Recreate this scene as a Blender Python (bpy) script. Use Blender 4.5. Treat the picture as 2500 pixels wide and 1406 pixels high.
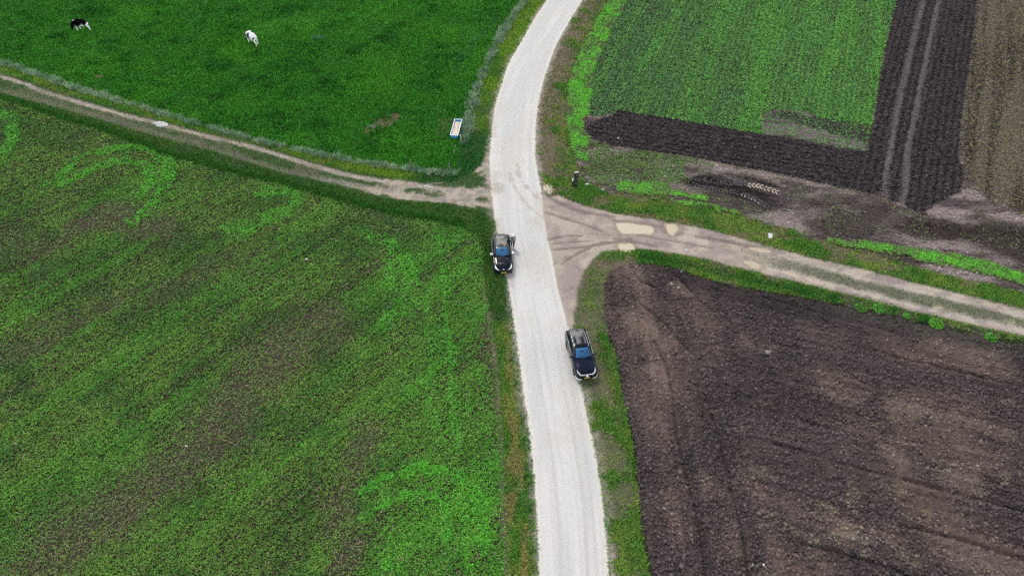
import bpy, bmesh, math, random
import numpy as np
from mathutils import Vector, Matrix

for _o in list(bpy.data.objects):
    bpy.data.objects.remove(_o)
C = bpy.context.scene.collection
R = math.radians
rng = np.random.default_rng(7)
random.seed(7)

# ------------------------------------------------------------------ camera
PITCH, CAMH, FPX = 47.0, 47.0, 1750.0          # degrees below the horizon, metres, focal length in photo pixels
cd = bpy.data.cameras.new("camera")
cd.sensor_width = 36.0
cd.lens = 36.0 * FPX / 2500.0
cd.clip_start = 0.5
cd.clip_end = 3000.0
cam = bpy.data.objects.new("camera", cd)
C.objects.link(cam)
cam.location = (0, 0, CAMH)
cam.rotation_euler = (R(90 - PITCH), 0, 0)
bpy.context.scene.camera = cam

# ------------------------------------------------------------------ sky, sun, exposure
SUN_EL, SUN_AZ = 57.0, -32.0        # azimuth measured from +Y (away from the camera) towards +X
w = bpy.data.worlds.new("World")
bpy.context.scene.world = w
w.use_nodes = True
nt = w.node_tree
nt.nodes.clear()
wo = nt.nodes.new("ShaderNodeOutputWorld")
bg = nt.nodes.new("ShaderNodeBackground")
bg.inputs["Strength"].default_value = 0.1
sky = nt.nodes.new("ShaderNodeTexSky")
sky.sky_type = 'NISHITA'
sky.sun_disc = False
sky.sun_elevation = R(SUN_EL)
sky.sun_rotation = R(SUN_AZ)
sky.air_density = 1.2
tcw = nt.nodes.new("ShaderNodeTexCoord")
nsw = nt.nodes.new("ShaderNodeTexNoise")
nsw.inputs["Scale"].default_value = 2.6
nsw.inputs["Detail"].default_value = 6.0
nsw.inputs["Roughness"].default_value = 0.55
sep = nt.nodes.new("ShaderNodeSeparateXYZ")
nt.links.new(tcw.outputs["Generated"], nsw.inputs["Vector"])
nt.links.new(tcw.outputs["Generated"], sep.inputs[0])
madd = nt.nodes.new("ShaderNodeMath"); madd.operation = 'MULTIPLY_ADD'
madd.inputs[1].default_value = -1.5
nt.links.new(sep.outputs["Z"], madd.inputs[0])
nt.links.new(nsw.outputs["Fac"], madd.inputs[2])
rmp = nt.nodes.new("ShaderNodeMapRange")
rmp.interpolation_type = 'SMOOTHSTEP'
rmp.inputs["From Min"].default_value = -0.72
rmp.inputs["From Max"].default_value = -0.42
nt.links.new(madd.outputs[0], rmp.inputs["Value"])
mixw = nt.nodes.new("ShaderNodeMix"); mixw.data_type = 'RGBA'
nt.links.new(rmp.outputs["Result"], mixw.inputs["Factor"])
nt.links.new(sky.outputs["Color"], mixw.inputs[6])
mixw.inputs[7].default_value = (13.0, 13.2, 13.6, 1)       # sunlit cloud
# a brighter bank of cloud ahead, about forty degrees up
dot = nt.nodes.new("ShaderNodeVectorMath"); dot.operation = 'DOT_PRODUCT'
nt.links.new(tcw.outputs["Generated"], dot.inputs[0])
dot.inputs[1].default_value = (-0.10, math.cos(R(38)), math.sin(R(38)))
ns2 = nt.nodes.new("ShaderNodeTexNoise"); ns2.inputs["Scale"].default_value = 9.0; ns2.inputs["Detail"].default_value = 5.0
nt.links.new(tcw.outputs["Generated"], ns2.inputs["Vector"])
mb = nt.nodes.new("ShaderNodeMath"); mb.operation = 'MULTIPLY_ADD'; mb.inputs[1].default_value = 0.5
nt.links.new(ns2.outputs["Fac"], mb.inputs[0]); nt.links.new(dot.outputs["Value"], mb.inputs[2])
rb_ = nt.nodes.new("ShaderNodeMapRange"); rb_.interpolation_type = 'SMOOTHSTEP'
rb_.inputs["From Min"].default_value = 1.17; rb_.inputs["From Max"].default_value = 1.26
nt.links.new(mb.outputs[0], rb_.inputs["Value"])
mix2 = nt.nodes.new("ShaderNodeMix"); mix2.data_type = 'RGBA'
nt.links.new(rb_.outputs["Result"], mix2.inputs["Factor"]); nt.links.new(mixw.outputs[2], mix2.inputs[6])
mix2.inputs[7].default_value = (64.0, 62.0, 60.0, 1)
nt.links.new(mix2.outputs[2], bg.inputs["Color"])
nt.links.new(bg.outputs[0], wo.inputs["Surface"])

sl = bpy.data.lights.new("sun", 'SUN')
sl.energy = 1.5
sl.angle = R(10)
sl.color = (1.0, 0.96, 0.9)
sun = bpy.data.objects.new("sun", sl)
C.objects.link(sun)
sd_ = Vector((math.sin(R(SUN_AZ)) * math.cos(R(SUN_EL)), math.cos(R(SUN_AZ)) * math.cos(R(SUN_EL)), math.sin(R(SUN_EL))))
sun.rotation_euler = (-sd_).to_track_quat('-Z', 'Y').to_euler()

sc = bpy.context.scene
sc.view_settings.view_transform = 'Standard'
sc.view_settings.look = 'None'
sc.view_settings.exposure = 0.02
sc.view_settings.gamma = 1.0
sc.render.engine = 'CYCLES'
sc.cycles.max_bounces = 5
sc.cycles.diffuse_bounces = 2
sc.cycles.glossy_bounces = 3
sc.cycles.use_adaptive_sampling = True
sc.cycles.adaptive_threshold = 0.02
sc.cycles.use_denoising = False
sc.cycles.sample_clamp_indirect = 3.0

# ------------------------------------------------------------------ helpers
_ct, _st = math.cos(R(PITCH)), math.sin(R(PITCH))

def G(px, py, z=0.0):
    """the point at height z that the photo shows at pixel px, py"""
    u, v = (px - 1250.0) / FPX, -(py - 703.0) / FPX
    d = (u, v * _st + _ct, v * _ct - _st)
    t = (z - CAMH) / d[2]
    return np.array((d[0] * t, d[1] * t, z))

def GP(pts):
    return np.array([G(*p)[:2] for p in pts], dtype=np.float32)

def tag(o, label=None, cat=None, group=None, kind=None):
    if label: o['label'] = label
    if cat: o['category'] = cat
    if group: o['group'] = group
    if kind: o['kind'] = kind
    return o

def empty(name, loc, rz=0.0, label=None, cat=None, group=None):
    o = bpy.data.objects.new(name, None)
    C.objects.link(o)
    o.empty_display_size = 0.2
    o.location = loc
    o.rotation_euler = (0, 0, rz)
    return tag(o, label, cat, group)

def link(name, me, mats, parent=None):
    o = bpy.data.objects.new(name, me)
    C.objects.link(o)
    for m in (mats if isinstance(mats, (list, tuple)) else [mats]):
        me.materials.append(m)
    if parent: o.parent = parent
    return o

def np_mesh(name, co, faces_idx, nper, mat, col=None, smooth=False, parent=None):
    """co (n,3); faces_idx (m,nper)"""
    me = bpy.data.meshes.new(name)
    co = np.ascontiguousarray(co, dtype=np.float32)
    fi = np.ascontiguousarray(faces_idx, dtype=np.int32)
    me.vertices.add(len(co)); me.vertices.foreach_set("co", co.ravel())
    me.loops.add(fi.size); me.loops.foreach_set("vertex_index", fi.ravel())
    me.polygons.add(len(fi))
    me.polygons.foreach_set("loop_start", np.arange(0, fi.size, nper, dtype=np.int32))
    if smooth:
        me.polygons.foreach_set("use_smooth", np.ones(len(fi), dtype=bool))
    me.update(calc_edges=True)
    if col is not None:
        a = me.attributes.new("Col", 'FLOAT_COLOR', 'POINT')
        c4 = np.ones((len(co), 4), dtype=np.float32); c4[:, :3] = col
        a.data.foreach_set("color", c4.ravel())
    return link(name, me, mat, parent)

def bm_obj(name, bm, mat, parent=None, smooth=True):
    me = bpy.data.meshes.new(name)
    bm.normal_update()
    bm.to_mesh(me); bm.free()
    if smooth:
        for p in me.polygons: p.use_smooth = True
    return link(name, me, mat, parent)

def box(bm, x0, x1, y0, y1, z0, z1, bev=0.0, M=None):
    r = bmesh.ops.create_cube(bm, size=1.0)
    vs = r['verts']
    for v in vs:
        v.co = Vector(((x0 + x1) / 2 + v.co.x * (x1 - x0), (y0 + y1) / 2 + v.co.y * (y1 - y0), (z0 + z1) / 2 + v.co.z * (z1 - z0)))
    if bev:
        es = list({e for v in vs for e in v.link_edges})
        r2 = bmesh.ops.bevel(bm, geom=es, offset=bev, segments=2, affect='EDGES', profile=0.5)
        vs = list({v for f in r2['faces'] for v in f.verts} | {v for v in vs if v.is_valid})
    if M is not None:
        for v in vs: v.co = M @ v.co
    return vs

def cyl(bm, p0, p1, r0, r1=None, n=12):
    p0, p1 = Vector(p0), Vector(p1)
    r1 = r0 if r1 is None else r1
    d = p1 - p0
    q = d.to_track_quat('Z', 'Y')
    a, b = [], []
    for i in range(n):
        t = 2 * math.pi * i / n
        e = Vector((math.cos(t), math.sin(t), 0))
        a.append(bm.verts.new(p0 + q @ (e * r0)))
        b.append(bm.verts.new(p1 + q @ (e * r1)))
    for i in range(n):
        j = (i + 1) % n
        bm.faces.new((a[i], a[j], b[j], b[i]))
    bm.faces.new(a[::-1]); bm.faces.new(b)

def skin(name, joints, edges, mat, parent=None, sub=2, root=0):
    """joints: list of (x,y,z,r) or (x,y,z,rx,ry); grown with a Skin modifier and baked to one mesh"""
    bm = bmesh.new()
    L = bm.verts.layers.skin.verify()
    vs = []
    for i, j in enumerate(joints):
        v = bm.verts.new(j[:3]); vs.append(v)
        v[L].radius = (j[3], j[4] if len(j) > 4 else j[3])
        v[L].use_root = (i == root)
    for a, b in edges:
        bm.edges.new((vs[a], vs[b]))
    me = bpy.data.meshes.new("tmp"); bm.to_mesh(me); bm.free()
    o = bpy.data.objects.new("tmp", me); C.objects.link(o)
    m = o.modifiers.new("skin", 'SKIN'); m.use_smooth_shade = True
    m.branch_smoothing = 0.6
    s = o.modifiers.new("sub", 'SUBSURF'); s.levels = sub; s.render_levels = sub
    bpy.context.view_layer.update()
    dg = bpy.context.evaluated_depsgraph_get()
    me2 = bpy.data.meshes.new_from_object(o.evaluated_get(dg))
    bpy.data.objects.remove(o); bpy.data.meshes.remove(me)
    me2.name = name
    for p in me2.polygons: p.use_smooth = True
    me2.materials.clear()
    return link(name, me2, mat, parent)

def lin(c):
    c = np.asarray(c, dtype=np.float64) / 255.0
    return np.where(c <= 0.04045, c / 12.92, ((c + 0.055) / 1.055) ** 2.4)

LUM = 1.22
def A(r, g, b):
    """surface colour that reads as this display colour in the open"""
    return tuple(lin((r, g, b)) / LUM)

# ------------------------------------------------------------------ materials
def mat(name, col, rough=0.6, spec=0.4, metal=0.0, noise=0.0, nscale=8.0, bump=0.0, coat=0.0, ior=None):
    m = bpy.data.materials.new(name); m.use_nodes = True
    n = m.node_tree; b = n.nodes["Principled BSDF"]
    b.inputs["Base Color"].default_value = (*col, 1)
    b.inputs["Roughness"].default_value = rough
    b.inputs["Specular IOR Level"].default_value = spec
    b.inputs["Metallic"].default_value = metal
    b.inputs["Coat Weight"].default_value = coat
    b.inputs["Coat Roughness"].default_value = 0.03
    if ior: b.inputs["IOR"].default_value = ior
    if noise or bump:
        tc = n.nodes.new("ShaderNodeTexCoord")
        ns = n.nodes.new("ShaderNodeTexNoise"); ns.inputs["Scale"].default_value = nscale; ns.inputs["Detail"].default_value = 5
        n.links.new(tc.outputs["Object"], ns.inputs["Vector"])
        mr = n.nodes.new("ShaderNodeMapRange")
        mr.inputs["From Min"].default_value = 0.25; mr.inputs["From Max"].default_value = 0.75
        mr.inputs["To Min"].default_value = 1 - noise; mr.inputs["To Max"].default_value = 1 + noise
        n.links.new(ns.outputs["Fac"], mr.inputs["Value"])
        mx = n.nodes.new("ShaderNodeVectorMath"); mx.operation = 'SCALE'
        mx.inputs[0].default_value = col
        n.links.new(mr.outputs["Result"], mx.inputs["Scale"])
        n.links.new(mx.outputs[0], b.inputs["Base Color"])
        if bump:
            bp = n.nodes.new("ShaderNodeBump"); bp.inputs["Strength"].default_value = bump; bp.inputs["Distance"].default_value = 0.02
            n.links.new(ns.outputs["Fac"], bp.inputs["Height"]); n.links.new(bp.outputs[0], b.inputs["Normal"])
    return m

def ground_mat(name, s1, a1, s2, a2, bump, dist, rough=0.95, spec=0.15):
    """colour attribute broken up by two grains of noise, with a bump of the same grain"""
    m = bpy.data.materials.new(name); m.use_nodes = True
    n = m.node_tree; b = n.nodes["Principled BSDF"]
    b.inputs["Roughness"].default_value = rough
    b.inputs["Specular IOR Level"].default_value = spec
    at = n.nodes.new("ShaderNodeAttribute"); at.attribute_name = "Col"
    tc = n.nodes.new("ShaderNodeTexCoord")
    cur = at.outputs["Color"]
    heights = []
    for s, a in ((s1, a1), (s2, a2)):
        ns = n.nodes.new("ShaderNodeTexNoise"); ns.inputs["Scale"].default_value = s
        ns.inputs["Detail"].default_value = 3; ns.inputs["Roughness"].default_value = 0.6
        n.links.new(tc.outputs["Object"], ns.inputs["Vector"])
        mr = n.nodes.new("ShaderNodeMapRange")
        mr.inputs["From Min"].default_value = 0.3; mr.inputs["From Max"].default_value = 0.7
        mr.inputs["To Min"].default_value = 1 - a; mr.inputs["To Max"].default_value = 1 + a
        n.links.new(ns.outputs["Fac"], mr.inputs["Value"])
        mx = n.nodes.new("ShaderNodeVectorMath"); mx.operation = 'SCALE'
        n.links.new(cur, mx.inputs[0]); n.links.new(mr.outputs["Result"], mx.inputs["Scale"])
        cur = mx.outputs[0]; heights.append(ns.outputs["Fac"])
    n.links.new(cur, b.inputs["Base Color"])
    ad = n.nodes.new("ShaderNodeMath"); ad.operation = 'ADD'
    n.links.new(heights[0], ad.inputs[0]); n.links.new(heights[1], ad.inputs[1])
    bp = n.nodes.new("ShaderNodeBump"); bp.inputs["Strength"].default_value = bump; bp.inputs["Distance"].default_value = dist
    n.links.new(ad.outputs[0], bp.inputs["Height"]); n.links.new(bp.outputs[0], b.inputs["Normal"])
    return m

def attr_mat(name, rough=0.7, spec=0.2):
    m = bpy.data.materials.new(name); m.use_nodes = True
    n = m.node_tree; b = n.nodes["Principled BSDF"]
    b.inputs["Roughness"].default_value = rough
    b.inputs["Specular IOR Level"].default_value = spec
    at = n.nodes.new("ShaderNodeAttribute"); at.attribute_name = "Col"
    n.links.new(at.outputs["Color"], b.inputs["Base Color"])
    return m

# ------------------------------------------------------------------ noise and distances
_T = {}
def vn(x, y, seed):
    if seed not in _T:
        _T[seed] = np.random.default_rng(1000 + seed).random((256, 256), dtype=np.float32)
    t = _T[seed]
    xf, yf = np.floor(x), np.floor(y)
    fx, fy = x - xf, y - yf
    fx = fx * fx * (3 - 2 * fx); fy = fy * fy * (3 - 2 * fy)
    xi, yi = xf.astype(np.int32) & 255, yf.astype(np.int32) & 255
    x1, y1 = (xi + 1) & 255, (yi + 1) & 255
    a = t[xi, yi] * (1 - fx) + t[x1, yi] * fx
    b = t[xi, y1] * (1 - fx) + t[x1, y1] * fx
    return a * (1 - fy) + b * fy

def fbm(x, y, f, octv=3, seed=0, gain=0.55):
    """0..1, mean 0.5"""
    s = np.zeros_like(x); n = 0.0; a = 1.0
    ca, sa = math.cos(0.7 + seed), math.sin(0.7 + seed)
    for o in range(octv):
        x, y = x * ca - y * sa, x * sa + y * ca
        s += a * vn(x * f + 13.7 * seed, y * f + 5.1 * o, seed * 7 + o)
        n += a; a *= gain; f *= 2.03
    return s / n

def ss(a, b, x):
    t = np.clip((x - a) / (b - a), 0, 1)
    return t * t * (3 - 2 * t)

def pdist(x, y, P, closed=False):
    """unsigned distance to a polyline, and (if closed) the inside mask"""
    d2 = np.full_like(x, 1e9); ins = np.zeros(x.shape, dtype=bool)
    n = len(P)
    for i in range(n if closed else n - 1):
        ax, ay = P[i]; bx, by = P[(i + 1) % n]
        ex, ey = bx - ax, by - ay
        t = np.clip(((x - ax) * ex + (y - ay) * ey) / (ex * ex + ey * ey + 1e-9), 0, 1)
        dx, dy = x - ax - t * ex, y - ay - t * ey
        np.minimum(d2, dx * dx + dy * dy, out=d2)
        if closed:
            c = ((ay > y) != (by > y))
            if abs(ey) > 1e-9:
                ins ^= c & (x < ex * (y - ay) / ey + ax)
    return np.sqrt(d2), ins

def smoothpl(pts, k=6):
    """Catmull-Rom through picture points"""
    P = [np.array(p, float) for p in pts]
    P = [2 * P[0] - P[1]] + P + [2 * P[-1] - P[-2]]
    out = []
    for i in range(1, len(P) - 2):
        for j in range(k):
            t = j / k
            a, b, c, d = P[i - 1], P[i], P[i + 1], P[i + 2]
            out.append(0.5 * (2 * b + (c - a) * t + (2 * a - 5 * b + 4 * c - d) * t * t + (3 * b - a - 3 * c + d) * t ** 3))
    out.append(P[-2])
    return out

def sdp(x, y, pts):
    d, i = pdist(x, y, GP(pts), True)
    return np.where(i, d, -d)

def ld(x, y, pts):
    return pdist(x, y, GP(pts))[0]

def lerp(a, b, t):
    t = t[:, None]
    return a * (1 - t) + np.asarray(b, dtype=np.float32) * t

# ------------------------------------------------------------------ outlines read off the photograph, laid on the ground
ROAD_L = [(1640, -330), (1490, -180), (1425, -110), (1375, -50), (1336, 0), (1302, 50), (1268, 110), (1242, 155), (1226, 200), (1213, 240), (1204, 280), (1199, 320), (1196, 360), (1195, 400), (1198, 450), (1203, 500), (1211, 555), (1221, 610), (1231, 660), (1241, 705), (1250, 770), (1261, 840), (1271, 920), (1280, 985), (1289, 1040), (1297, 1110), (1303, 1180), (1309, 1270), (1314, 1406), (1316, 1550), (1316, 1700)]
ROAD_R = [(1730, -330), (1580, -180), (1512, -110), (1462, -50), (1424, 0), (1386, 61), (1358, 113), (1339, 164), (1323, 215), (1314, 256), (1310, 294), (1307, 360), (1309, 396), (1317, 440), (1323, 478), (1328, 529), (1337, 580), (1347, 626), (1355, 667), (1363, 710), (1375, 756), (1387, 797), (1403, 870), (1419, 943), (1430, 994), (1442, 1050), (1457, 1123), (1470, 1205), (1479, 1289), (1487, 1406), (1491, 1550), (1494, 1700)]
PASTURE = [(-1500, -450), (-1500, -160), (-600, 10), (0, 149), (60, 167), (130, 189), (200, 214), (260, 231), (330, 251), (400, 274), (500, 304), (600, 334), (700, 357), (800, 377), (900, 394), (1000, 409), (1060, 419), (1112, 424), (1122, 380), (1127, 340), (1135, 307), (1142, 269), (1158, 218), (1183, 154), (1209, 100), (1247, 33), (1285, -20), (1330, -90), (1400, -170), (1560, -330), (1680, -450)]
STRIP_A = [(-300, 75), (0, 154), (60, 174), (130, 197), (200, 222), (260, 239), (330, 259), (400, 281), (500, 309), (600, 338), (700, 362), (800, 383), (900, 402), (1000, 414), (1060, 423), (1110, 427)]
STRIP_B = [(1400, -170), (1330, -80), (1288, -5), (1250, 45), (1215, 102), (1189, 158), (1164, 220), (1147, 272), (1139, 308), (1130, 345)]
CROP_L = [(-1500, -50), (-600, 95), (0, 238), (102, 276), (205, 307), (307, 340), (384, 373), (512, 406), (620, 434), (748, 468), (850, 496), (953, 524), (1055, 540), (1132, 556), (1166, 576), (1176, 606), (1181, 657), (1187, 708), (1193, 740), (1203, 802), (1216, 879), (1222, 956), (1227, 1072), (1234, 1174), (1240, 1276), (1245, 1406), (1252, 1700), (-1500, 1700)]
TRFIELD = [(1560, -100), (1486, 5), (1458, 49), (1445, 77), (1414, 136), (1399, 174), (1388, 210), (1386, 256), (1385, 294), (1392, 333), (1396, 360), (1404, 381), (1409, 401), (1421, 440), (1483, 468), (1522, 478), (1624, 488), (1701, 504), (1803, 526), (1880, 550), (1937, 564), (1988, 588), (2090, 612), (2193, 644), (2295, 668), (2500, 715), (2900, 800), (3600, 930), (3600, -450), (1950, -450)]
CROP_R = [(1532, 0), (1506, 46), (1486, 87), (1468, 128), (1452, 166), (1445, 205), (1442, 256), (1437, 284), (1470, 285), (1511, 273), (1600, 286), (1700, 303), (1800, 320), (1900, 334), (1962, 345), (2039, 361), (2115, 371), (2131, 303), (2142, 230), (2157, 143), (2172, 69), (2190, 0), (2205, -60), (2300, -450), (1960, -450), (1610, -120)]
PATCH = [(1850, 300), (1856, 274), (1890, 266), (1960, 269), (2000, 284), (2040, 293), (2090, 301), (2135, 306), (2120, 372), (2039, 362), (1962, 346), (1860, 330)]
BRIGHT = [(1620, -200), (1540, -80), (1486, 5), (1458, 49), (1445, 77), (1414, 136), (1399, 174), (1388, 210), (1386, 256), (1385, 294), (1392, 333), (1396, 360), (1404, 381), (1419, 396), (1437, 393), (1438, 360), (1440, 338), (1424, 315), (1419, 294), (1437, 282), (1442, 256), (1445, 205), (1452, 166), (1468, 128), (1486, 87), (1506, 46), (1532, 0), (1590, -90), (1700, -250)]
SPARSE = [(1440, 340), (1500, 358), (1573, 370), (1700, 388), (1770, 402), (1740, 425), (1680, 440), (1640, 450), (1540, 446), (1480, 452), (1440, 435), (1425, 400)]
PLOW_T = [(1429, 315), (1445, 300), (1480, 285), (1511, 271), (1600, 284), (1700, 301), (1800, 318), (1860, 328), (1962, 343), (2039, 360), (2115, 370), (2131, 302), (2142, 230), (2157, 143), (2172, 69), (2190, 0), (2205, -60), (2300, -450), (2530, -450), (2397, -60), (2385, 0), (2380, 64), (2369, 141), (2357, 225), (2346, 307), (2342, 380), (2355, 430), (2345, 470), (2295, 493), (2262, 514), (2257, 527), (2215, 505), (2142, 477), (2065, 460), (1988, 445), (1937, 434), (1860, 417), (1803, 409), (1701, 386), (1573, 368), (1496, 357), (1445, 340)]
STUBBLE = [(2530, -450), (2397, -60), (2385, 0), (2380, 64), (2369, 141), (2357, 225), (2346, 307), (2342, 380), (2362, 434), (2400, 480), (2500, 520), (3600, 720), (3600, -450)]
DARKSOIL = [(2200, 535), (2257, 530), (2330, 545), (2420, 555), (2500, 570), (2900, 640), (2900, 760), (2500, 650), (2400, 610), (2330, 590), (2250, 575), (2190, 558)]
MUD = [(1670, 432), (1720, 420), (1800, 425), (1870, 440), (1905, 460), (1915, 500), (1870, 512), (1800, 485), (1720, 468), (1680, 455)]
PLOW_B = [(1475, 690), (1490, 660), (1545, 640), (1600, 645), (1650, 655), (1700, 672), (1800, 697), (1900, 716), (2000, 731), (2116, 755), (2244, 785), (2372, 812), (2500, 838), (2900, 930), (3600, 1100), (3600, 1700), (1620, 1700), (1590, 1406), (1583, 1389), (1568, 1289), (1557, 1212), (1550, 1141), (1547, 1084), (1534, 1033), (1516, 951), (1504, 874), (1486, 823), (1473, 777), (1475, 720)]
TRACK_R = [(1280, 470), (1323, 478), (1370, 478), (1400, 492), (1450, 508), (1500, 520), (1560, 530), (1640, 542), (1740, 562), (1860, 596), (1988, 630), (2116, 658), (2244, 692), (2372, 722), (2500, 753), (2900, 850), (3600, 1000), (3600, 1100), (2900, 920), (2500, 822), (2372, 793), (2244, 764), (2116, 731), (2014, 706), (1860, 668), (1740, 637), (1640, 618), (1560, 608), (1470, 614), (1446, 632), (1424, 665), (1408, 720), (1402, 775), (1394, 815), (1300, 600)]
TRACK_L = [(-1500, -90), (-600, 30), (0, 177), (102, 214), (205, 244), (307, 274), (394, 295), (486, 320), (614, 350), (748, 391), (850, 419), (953, 437), (1040, 446), (1100, 446), (1140, 430), (1170, 408), (1190, 375), (1260, 375), (1260, 540), (1205, 535), (1170, 512), (1100, 497), (1055, 494), (953, 486), (850, 462), (748, 434), (697, 425), (512, 367), (384, 334), (256, 296), (166, 270), (0, 228), (-600, 80), (-1500, -55)]
RUT_LA = [(-600, 42), (0, 186), (102, 223), (205, 253), (307, 282), (394, 303), (486, 328), (614, 358), (748, 399), (850, 427), (953, 445), (1055, 458), (1130, 466), (1200, 470)]
RUT_LB = [(-600, 75), (0, 221), (166, 263), (256, 289), (384, 327), (512, 360), (697, 420), (825, 443), (927, 467), (1055, 487), (1196, 500)]
RUT_RA = [(1330, 490), (1370, 500), (1420, 520), (1500, 545), (1580, 562), (1700, 582), (1860, 612), (1960, 642), (2100, 676), (2220, 705), (2350, 736), (2500, 773), (2900, 865)]
RUT_RB = [(1335, 560), (1420, 575), (1500, 585), (1600, 595), (1740, 617), (1860, 645), (2000, 685), (2100, 712), (2220, 740), (2350, 772), (2500, 806), (2900, 900)]
RUT_RC = [(1350, 650), (1400, 625), (1450, 600), (1520, 590)]
RUT_RD = [(1345, 585), (1400, 580), (1460, 574), (1520, 580)]
MID_R = [(1640, 590), (1740, 600), (1860, 628), (1980, 662), (2100, 694), (2200, 720), (2350, 752), (2500, 788), (2900, 880)]
ARCS = [([(150, 430), (190, 388), (240, 370), (300, 361), (350, 362), (390, 377), (413, 402), (414, 430), (400, 460), (380, 485), (360, 512), (325, 540)], 0.62, 1.0),
        ([(110, 450), (170, 445), (220, 415), (285, 396), (330, 396), (362, 412), (370, 440), (345, 475), (325, 500)], 0.55, 0.75),
        ([(-60, 240), (0, 275), (30, 300), (30, 340), (0, 385), (-60, 420)], 0.7, 0.9),
        ([(640, 470), (690, 465), (725, 490), (700, 515), (650, 535), (610, 560)], 0.9, 0.7),
        ([(560, 560), (600, 545), (650, 540), (720, 520)], 0.8, 0.45),
        ([(860, 560), (915, 580), (965, 603), (991, 637), (1000, 690), (975, 735), (950, 770), (935, 800)], 0.62, 0.75),
        ([(885, 612), (930, 620), (953, 650), (948, 690), (975, 710), (1009, 680)], 0.5, 0.5),
        ([(880, 1200), (902, 1182), (953, 1161), (1030, 1141), (1094, 1156), (1145, 1187), (1168, 1212), (1178, 1264), (1180, 1330)], 0.42, 1.0),
        ([(889, 1264), (927, 1238), (958, 1220), (1004, 1205), (1055, 1210), (1081, 1230), (1099, 1264), (1090, 1310)], 0.36, 1.0),
        ([(930, 1390), (960, 1380), (1000, 1400)], 0.4, 0.6),
        ([(1070, 560), (1085, 700), (1098, 850), (1110, 1000), (1118, 1100)], 0.35, 0.45),
        ([(1040, 720), (1052, 880), (1055, 1040)], 0.35, 0.3),
        ([(1130, 1200), (1140, 1300), (1140, 1420)], 0.5, 0.45)]
BARES = [([(780, 790), (690, 860), (620, 930), (540, 1020), (450, 1100), (340, 1180), (240, 1260), (120, 1350), (20, 1430)], 2.0, 0.75),
         ([(210, 545), (260, 525), (330, 540), (380, 560)], 1.5, 0.7),
         ([(40, 590), (120, 600), (180, 580)], 1.6, 0.45),
         ([(0, 870), (60, 850), (160, 800), (270, 745)], 1.2, 0.5),
         ([(905, 1050), (885, 1120), (850, 1190), (825, 1260), (850, 1350), (830, 1420)], 0.9, 0.6),
         ([(1195, 800), (1205, 900), (1212, 1000), (1222, 1100)], 0.35, 0.55),
         ([(430, 690), (520, 660), (620, 640)], 1.5, 0.3)]
FURROWS = [[(1545, 640), (1560, 680), (1600, 700), (1640, 740)], [(1545, 723), (1598, 766), (1631, 795), (1675, 846), (1720, 880)],
           [(1600, 830), (1625, 890), (1639, 943), (1647, 1015), (1655, 1070), (1672, 1143), (1690, 1210), (1711, 1315), (1721, 1406)],
           [(1720, 960), (1745, 1030), (1765, 1097), (1790, 1212), (1811, 1289), (1826, 1392), (1830, 1500)],
           [(2100, 843), (2141, 853), (2218, 876), (2346, 905), (2500, 946), (2700, 1000)],
           [(1890, 1080), (1962, 1097), (2019, 1118), (2077, 1133), (2244, 1176), (2372, 1212), (2500, 1246), (2700, 1300)],
           [(1960, 1325), (2060, 1350), (2180, 1385), (2240, 1420)], [(2200, 1280), (2330, 1310), (2520, 1370)],
           [(1640, 660), (1680, 700), (1720, 740), (1790, 790)], [(1750, 690), (1850, 720), (1950, 745)]]
PALE_B = [((1820, 830), (1885, 850), 0.7), ((2026, 943), (2090, 970), 0.9), ((2193, 989), (2310, 1020), 1.0), ((2185, 1105), (2200, 1120), 0.9), ((2335, 1160), (2370, 1175), 0.8),
          ((2330, 1010), (2460, 1060), 0.7), ((1550, 650), (1570, 690), 0.45), ((1640, 690), (1675, 710), 0.4), ((1545, 770), (1640, 860), 0.8), ((1600, 900), (1640, 960), 0.6), ((2290, 830), (2420, 870), 1.2), ((2180, 1320), (2200, 1340), 0.5), ((2000, 1360), (2010, 1375), 0.5), ((2060, 1290), (2080, 1320), 0.5)]

PUD = [[(1508, 546), (1530, 545), (1560, 549), (1588, 553), (1593, 560), (1588, 569), (1560, 568), (1520, 569), (1511, 559)], [(1627, 549), (1645, 548), (1656, 556), (1650, 564), (1643, 572), (1634, 566), (1628, 557)],
       [(1511, 597), (1530, 595), (1543, 599), (1548, 608), (1538, 613), (1518, 613), (1515, 604)], [(1328, 453), (1338, 446), (1350, 452), (1354, 462), (1348, 471), (1336, 472), (1328, 464)],
       [(1832, 604), (1850, 606), (1874, 611), (1878, 614), (1860, 613), (1840, 609)], [(1820, 638), (1838, 640), (1852, 648), (1850, 653), (1836, 650), (1822, 643)],
       [(1918, 664), (1935, 664), (1950, 669), (1945, 674), (1926, 671)], [(1965, 676), (1982, 675), (1993, 680), (1985, 684), (1970, 682)], [(2280, 703), (2295, 703), (2300, 709), (2290, 712), (2280, 709)],
       [(2282, 745), (2298, 746), (2302, 752), (2290, 756), (2282, 751)], [(2400, 735), (2425, 738), (2432, 748), (2412, 750), (2400, 742)], [(2455, 782), (2475, 785), (2478, 793), (2462, 794)], [(1700, 606), (1720, 607), (1725, 610), (1708, 610)]]

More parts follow.
